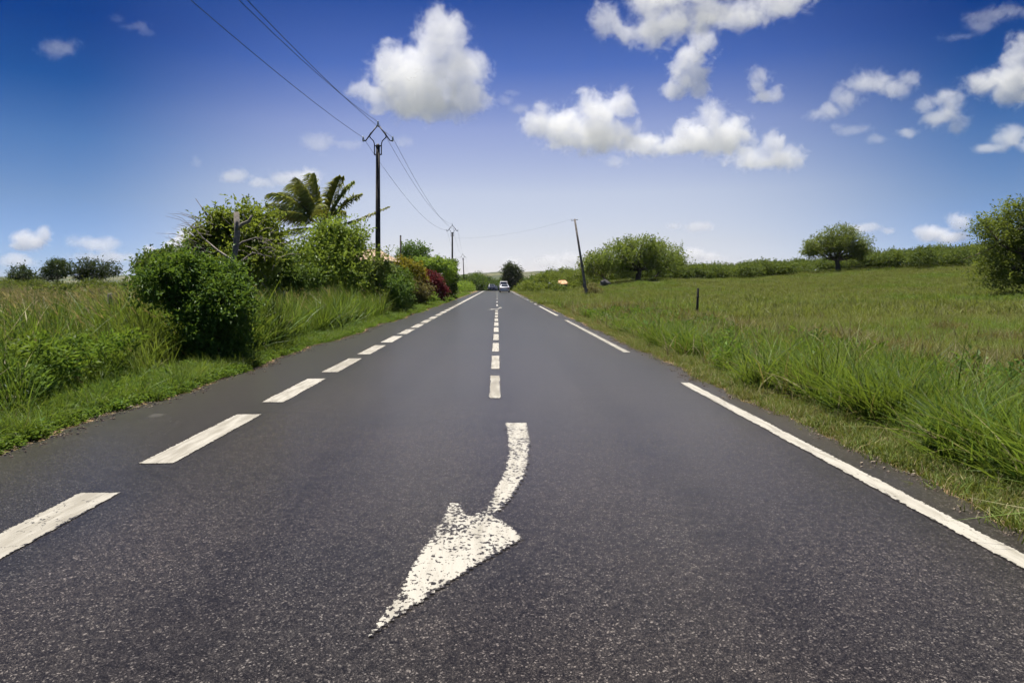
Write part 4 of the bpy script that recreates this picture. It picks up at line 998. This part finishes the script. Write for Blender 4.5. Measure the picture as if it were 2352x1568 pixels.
def car(name, label, cat, x, y, heading, st, W, mat, wheel_y, wr=.31, group=None):
    """st: stations rear to front (y, z_bottom, half width, z_belt, z_top, top half width)"""
    r = empty(name, Vector((x, y, road_z(x, y)+.002)), heading); tag(r, label, cat, group)
    vs = []; fs = []; K = 10
    def sec(s):
        yy, zb, hw, zbelt, zt, tw = s; zt_ = max(zt, zbelt+.01)
        half = [(hw*.86, zb), (hw*.99, zb+(zbelt-zb)*.35), (hw, zb+(zbelt-zb)*.7), (hw*.96, zbelt), (tw, zt_)]
        return [(-a, yy, b) for a, b in half][::1]+[(a, yy, b) for a, b in half[::-1]]
    for s in st: vs += sec(s)
    for i in range(len(st)-1):
        for k in range(K): a = i*K+k; b = i*K+(k+1) % K; fs.append((a, b, b+K, a+K))
    fs.append(tuple(range(K))); fs.append(tuple(range((len(st)-1)*K+K-1, (len(st)-1)*K-1, -1)))
    body = MB().add(vs, fs).build('body', mat, r)
    md = body.modifiers.new('bevel', 'BEVEL'); md.width = .035; md.segments = 2; md.limit_method = 'ANGLE'; md.angle_limit = .5
    for p in body.data.polygons: p.use_smooth = True
    # glass panels a few mm proud of the body, between belt (index 3 / 6) and roof (index 4 / 5)
    def panel(a, b, c, d, ins, nm):
        q4 = [Vector(vs[i]) for i in (a, b, c, d)]; ce = sum(q4, Vector())/4; nrm = (q4[1]-q4[0]).cross(q4[2]-q4[0]).normalized()
        if nrm.dot(ce-Vector((0, ce.y*.6, .8))) < 0: nrm = -nrm
        pts = [p.lerp(ce, ins)+nrm*.012 for p in q4]; bk = [p-nrm*.03 for p in pts]
        MB().add(pts+bk, [(0, 1, 2, 3), (7, 6, 5, 4), (0, 4, 5, 1), (1, 5, 6, 2), (2, 6, 7, 3), (3, 7, 4, 0)]).build(nm, CGLASS, r)
    cab = [i for i in range(len(st)) if st[i][4] > st[i][3]+.25]; c0, c1 = cab[0], cab[-1]
    for i in range(c0, c1):
        for (p, q_) in ((3, 4), (6, 5)): panel(i*K+p, i*K+q_, (i+1)*K+q_, (i+1)*K+p, .12, 'side_window')
    if c0 > 0: panel((c0-1)*K+4, c0*K+4, c0*K+5, (c0-1)*K+5, .12, 'rear_window')
    panel(c1*K+4, (c1+1)*K+4, (c1+1)*K+5, c1*K+5, .10, 'windscreen')
    rear, front = st[0], st[-1]; rb = st[1]
    for sg in (-1, 1):
        MB().box((sg*rear[2]*.82, rear[0]-.01, rear[1]+(rear[3]-rear[1])*.66), (.26, .08, .16)).build('tail_light', RED, r)
        MB().box((sg*front[2]*.78, front[0]+.01, front[1]+(front[3]-front[1])*.62), (.32, .08, .15)).build('headlight', LAMP, r)
        for wy in wheel_y:
            w_ = MB().tube([(sg*(W/2-.22), wy, wr), (sg*(W/2-.01), wy, wr)], wr, 18).build('wheel', TYRE, r, True)
            MB().tube([(sg*(W/2-.02), wy, wr), (sg*(W/2+.004), wy, wr)], wr*.62, 14).build('rim', RIM, w_, True)
        MB().box((sg*(W/2+.06), st[c1][0]+.35, st[c1][3]+.05), (.16, .09, .12)).build('wing_mirror', mat, r)
    MB().box((0, rear[0]-.03, rear[1]+.08), (rear[2]*1.8, .10, .17)).build('rear_bumper', mat if name != 'dark_suv' else BLACKP, r)
    MB().box((0, front[0]+.03, front[1]+.08), (front[2]*1.8, .10, .17)).build('front_bumper', BLACKP, r)
    MB().box((0, rear[0]-.04, rear[1]+(rear[3]-rear[1])*.45), (.5, .03, .11)).build('number_plate', PLATE, r)
    MB().box((0, front[0]+.07, front[1]+.12), (.5, .03, .11)).build('number_plate', PLATE, r)
    MB().box((0, front[0]+.025, front[1]+(front[3]-front[1])*.6), (front[2]*.8, .04, .10)).build('grille', BLACKP, r)
    return r
sedan = [(-2.1, .36, .78, .86, .88, .70), (-2.02, .27, .86, .94, .95, .72), (-1.55, .24, .88, .96, .98, .72), (-.95, .22, .88, .95, 1.42, .58), (.2, .22, .88, .93, 1.45, .60), (.95, .23, .88, .92, .95, .70), (1.75, .26, .85, .80, .82, .62), (2.08, .36, .74, .66, .68, .5)]
van = [(-2.2, .36, .88, 1.05, 1.07, .78), (-2.12, .28, .94, 1.10, 1.12, .82), (-1.95, .25, .95, 1.10, 2.02, .76), (0, .25, .95, 1.10, 2.10, .78), (1.0, .25, .95, 1.05, 1.95, .74), (1.7, .27, .94, 1.02, 1.04, .74), (2.2, .36, .84, .84, .86, .6)]
suv = [(-2.15, .45, .84, 1.02, 1.04, .72), (-2.05, .36, .92, 1.08, 1.1, .74), (-1.8, .33, .93, 1.08, 1.66, .66), (.2, .33, .93, 1.05, 1.74, .68), (.95, .33, .93, 1.04, 1.07, .72), (1.85, .36, .90, .95, .97, .66), (2.15, .46, .80, .78, .8, .55)]
car('silver_car', 'silver saloon car driving away in the right lane', 'car', 1.28, 120, 0, sedan, 1.78, paint_car('silver_paint', (.55, .55, .60), .5), (-1.28, 1.32))
car('white_van', 'white van ahead of the silver car', 'van', 1.40, 150, 0, van, 1.92, paint_car('white_paint', (.78, .76, .72), 0), (-1.35, 1.4), .33)
car('dark_suv', 'dark oncoming car at the crest in the left lane', 'car', -1.32, 168, PI, suv, 1.88, paint_car('dark_blue_paint', (.012, .014, .022), .3), (-1.35, 1.38), .35)
car('dark_car', 'second dark oncoming car following just behind, half hidden by the crest', 'car', -.75, 186, PI, suv, 1.88, paint_car('black_paint', (.015, .016, .018), .2), (-1.35, 1.38), .35)

# ------------------------------------------------------------------ air
m, n, o_ = mat_new('humid_air'); T = NT(n)
vp = T('ShaderNodeVolumePrincipled', {'Color': (.90, .94, 1, 1), 'Density': .00006, 'Anisotropy': .3}); T.link(vp.outputs[0], o_.inputs['Volume'])
hz = MB().box((0, 1900, 8), (9400, 4900, 110)).build('haze', m); tag(hz, 'thin humid haze over the whole landscape', 'haze', kind='stuff')

# ------------------------------------------------------------------ cumulus clouds (volumes, base about 500 m up)
CLOUDM = {}
def cloud_mat(dens):
    m, n, o = mat_new('cloud_vapour'); T = NT(n)
    v_ = T('ShaderNodeVolumePrincipled', {'Color': (1, 1, 1, 1), 'Anisotropy': 0.0, 'Density': dens, 'Density Attribute': 'density'})
    T.link(v_.outputs[0], o.inputs['Volume']); return m
def cloud(label, lobes, Y, seed, dens=1.8, amp=2.6, soft=.5, nscale=2.3, depth=.85, px=2.3):
    k = Y/F; amp *= 1.25; soft *= .75; dens *= .9; gs = 1.0 if seed == 1 else 1.1; lobes = [(x, y, rx*gs, ry_*gs) for x, y, rx, ry_ in lobes]
    L = [((x-1142)*k, (652-y)*k+1.5, rx*k, ry_*k) for x, y, rx, ry_ in lobes]
    cx = sum(l[0] for l in L)/len(L); cz = min(l[1]-l[3] for l in L)
    ob = bpy.data.objects.new('cloud', bpy.data.meshes.new('cloud')); C.objects.link(ob); ob.location = (cx, Y, cz)
    g = bpy.data.node_groups.new('cloud', 'GeometryNodeTree'); g.interface.new_socket('Geometry', in_out='OUTPUT', socket_type='NodeSocketGeometry')
    T = NT(g); l = g.links; go = g.nodes.new('NodeGroupOutput'); pos = T('GeometryNodeInputPosition').outputs[0]
    cur = None; rnd = random.Random(seed); lo = [1e9]*3; hi = [-1e9]*3
    for (x, z, rx, rz) in L:
        ry_ = (rx+rz)/2*depth; c3 = (x-cx, rnd.uniform(-.35, .35)*ry_, z-cz); r3 = (rx, ry_, rz)
        for i in range(3): lo[i] = min(lo[i], c3[i]-r3[i]*1.35); hi[i] = max(hi[i], c3[i]+r3[i]*1.35)
        a = T('ShaderNodeVectorMath', {0: pos, 1: c3}, operation='SUBTRACT').outputs[0]
        b = T('ShaderNodeVectorMath', {0: a, 1: r3}, operation='DIVIDE').outputs[0]
        e = T('ShaderNodeVectorMath', {0: b}, operation='LENGTH').outputs['Value']
        f = T.math('SUBTRACT', 1.0, e)
        if cur is None: cur = f
        else: cur = T('ShaderNodeMath', {0: cur, 1: f, 2: .12}, operation='SMOOTH_MAX').outputs[0]
    off = T('ShaderNodeVectorMath', {0: pos, 1: (seed*913.1, seed*77.7, seed*31.)}, operation='ADD').outputs[0]
    no = T('ShaderNodeTexNoise', {'Vector': off, 'Scale': nscale/k/100, 'Detail': 8, 'Roughness': .74, 'Distortion': .4}).outputs[0]
    t = T.math('ADD', cur, T.math('MULTIPLY', T.math('SUBTRACT', no, .5), amp))
    d = T.rng(t, 0.0, soft)
    vc = T('GeometryNodeVolumeCube', {'Density': d, 'Min': lo, 'Max': hi})
    for i, a in enumerate('XYZ'): vc.inputs['Resolution '+a].default_value = max(10, int((hi[i]-lo[i])/(k*px)))
    sm = T('GeometryNodeSetMaterial', {'Geometry': vc.outputs[0], 'Material': cloud_mat(dens/(k*40))})
    l.new(sm.outputs[0], go.inputs[0])
    md = ob.modifiers.new('vapour', 'NODES'); md.node_group = g
    return tag(ob, label, kind='structure')
def CY(yb, alt=520): return alt*F/(652-yb)
cloud('big white heaped cumulus cloud above the nearest pole', [(1012, 98, 66, 74), (905, 150, 64, 58), (960, 150, 62, 66), (1082, 165, 44, 54), (1045, 170, 78, 70), (960, 205, 120, 75), (1070, 220, 62, 55), (850, 212, 50, 28), (985, 250, 95, 34), (1000, 48, 34, 28)], CY(285), 1, .75, 2.2, .45)
cloud('long ragged cloud cut off by the top edge right of centre', [(1455, 78, 48, 26), (1530, 55, 78, 46), (1490, 15, 60, 40), (1610, 45, 70, 40), (1700, 25, 84, 34), (1790, 0, 80, 30), (1395, 45, 36, 40), (1580, -25, 120, 40)], CY(95), 2, 0.8, 3.2, .8)
cloud('upright puffy cloud below the long ragged cloud', [(1610, 105, 34, 32), (1588, 135, 38, 36), (1580, 175, 42, 36), (1548, 208, 38, 18), (1608, 205, 26, 22)], CY(225), 3, 1.1, 2.9, .6)
cloud('small two-pronged cloud right of the upright puffy cloud', [(1745, 175, 24, 24), (1733, 203, 22, 22), (1785, 215, 16, 25), (1748, 225, 32, 14)], CY(245), 4, 1.0, 3.0, .8)
cloud('left half of the wide cloud bank above the leaning pole', [(1240, 275, 38, 38), (1295, 290, 60, 50), (1375, 255, 56, 46), (1425, 240, 36, 36), (1370, 310, 92, 40), (1475, 330, 62, 28)], CY(360), 5, 1.1, 2.8, .6)
cloud('peaked middle part of the wide cloud bank right of centre', [(1635, 270, 40, 36), (1600, 310, 52, 36), (1660, 315, 72, 44), (1555, 338, 52, 22)], CY(360), 6, 1.1, 2.7, .6)
cloud('right tail of the wide cloud bank', [(1775, 330, 30, 30), (1720, 360, 52, 28), (1812, 360, 42, 28), (1745, 376, 72, 16)], CY(388), 7, 1.0, 2.9, .7)
cloud('arched wispy cloud on the right', [(1985, 195, 50, 28), (2050, 200, 50, 22), (1940, 230, 36, 28), (1900, 256, 36, 22), (2090, 182, 26, 20)], CY(280), 8, .7, 3.0, .9)
cloud('forked wispy cloud right of the arched cloud', [(2125, 245, 30, 26), (2180, 240, 32, 36), (2150, 275, 46, 30), (2090, 305, 32, 12), (2192, 290, 26, 26)], CY(320), 9, .75, 3.0, .9)
cloud('cloud cut off by the right edge of the sky', [(2250, 190, 42, 30), (2320, 190, 52, 46), (2345, 120, 38, 38), (2330, 222, 56, 16), (2400, 170, 60, 50)], CY(235), 10, .9, 3.0, .8)
cloud('small low cloud at the right edge below the cut off cloud', [(2325, 315, 42, 26), (2280, 340, 46, 12), (2380, 325, 40, 26)], CY(350), 11, .8, 2.8, .9)
cloud('thin streaky cloud in the top right corner', [(2270, 40, 50, 16), (2320, 25, 44, 16), (2255, 62, 38, 12), (2370, 30, 50, 20), (2200, 88, 46, 6)], CY(70), 12, .28, 3.4, 1.0, 3.2)
cloud('faint wisp high in the left sky', [(145, 112, 48, 22), (125, 120, 30, 16)], CY(130), 13, .22, 3.2, 1.0)
cloud('pale flat cloud just above the palm', [(540, 408, 42, 16), (690, 405, 58, 20), (595, 420, 32, 12), (650, 412, 30, 14)], CY(432), 14, 0.8, 2.9, .9)
cloud('faint puff left of the nearest pole top', [(735, 325, 46, 22), (795, 332, 34, 14)], CY(348), 15, .35, 3.0, .9)
cloud('faint puff right of the nearest pole top', [(925, 325, 24, 14)], CY(340), 16, .3, 3.0, .9)
cloud('small bright cloud low over the far left meadow', [(72, 555, 44, 24), (98, 538, 20, 22)], CY(580), 17, 1.6, 2.4, .8)
cloud('low cloud peeping out left of the bare branches', [(428, 545, 32, 28), (398, 568, 34, 18), (345, 575, 20, 12)], CY(590), 18, 2.0, 2.4, .7)
cloud('low cloud left of the leaning pole', [(1265, 600, 30, 22), (1310, 594, 26, 22), (1290, 612, 48, 12)], CY(622), 19, 1.3, 2.4, .8, px=2.2)
cloud('low cloud right of the broad field tree', [(1592, 586, 26, 20), (1640, 592, 28, 16)], CY(608), 20, 1.5, 2.4, .8, px=2.2)
cloud('flat cloud streak above the broad field tree', [(1545, 518, 22, 12), (1605, 520, 34, 12)], CY(532), 21, 0.9, 2.6, .9)
cloud('low cloud behind the umbrella-shaped ridge tree', [(1985, 525, 38, 14), (2040, 530, 22, 10)], CY(542), 22, 1.1, 2.5, .9)
cloud('low heaped cloud left of the large right edge tree', [(2210, 508, 30, 20), (2150, 535, 46, 20), (2190, 545, 42, 16)], CY(558), 23, 1.5, 2.4, .8)
cloud('tiny cloud above the round roadside tree', [(1180, 602, 24, 13)], CY(612), 24, 1.2, 2.4, .9, px=2.2)
cloud('hazy low cloud bank over the left meadow trees', [(215, 560, 60, 22), (30, 600, 60, 16), (230, 590, 90, 14)], CY(606), 25, 0.7, 2.5, .9)
cloud('faint torn wisp between the big cloud and the cloud bank', [(1160, 232, 26, 12), (1195, 250, 30, 12), (1180, 215, 20, 8)], CY(262), 26, .35, 3.2, .9)
cloud('faint torn wisps below the arched cloud', [(1960, 300, 40, 14), (2010, 318, 36, 12), (1925, 290, 22, 10)], CY(330), 27, .3, 3.2, .9)
cloud('faint vertical wisp left of the palm', [(452, 372, 12, 16)], CY(390), 28, .3, 3.0, .9)
cloud('small faint puff under the cloud bank', [(1412, 374, 26, 14)], CY(390), 29, .6, 2.8, .8)
cloud('thin torn wisp near the top left', [(300, 62, 40, 10), (270, 45, 20, 10), (335, 78, 22, 8)], CY(90), 30, .16, 3.4, 1.0)
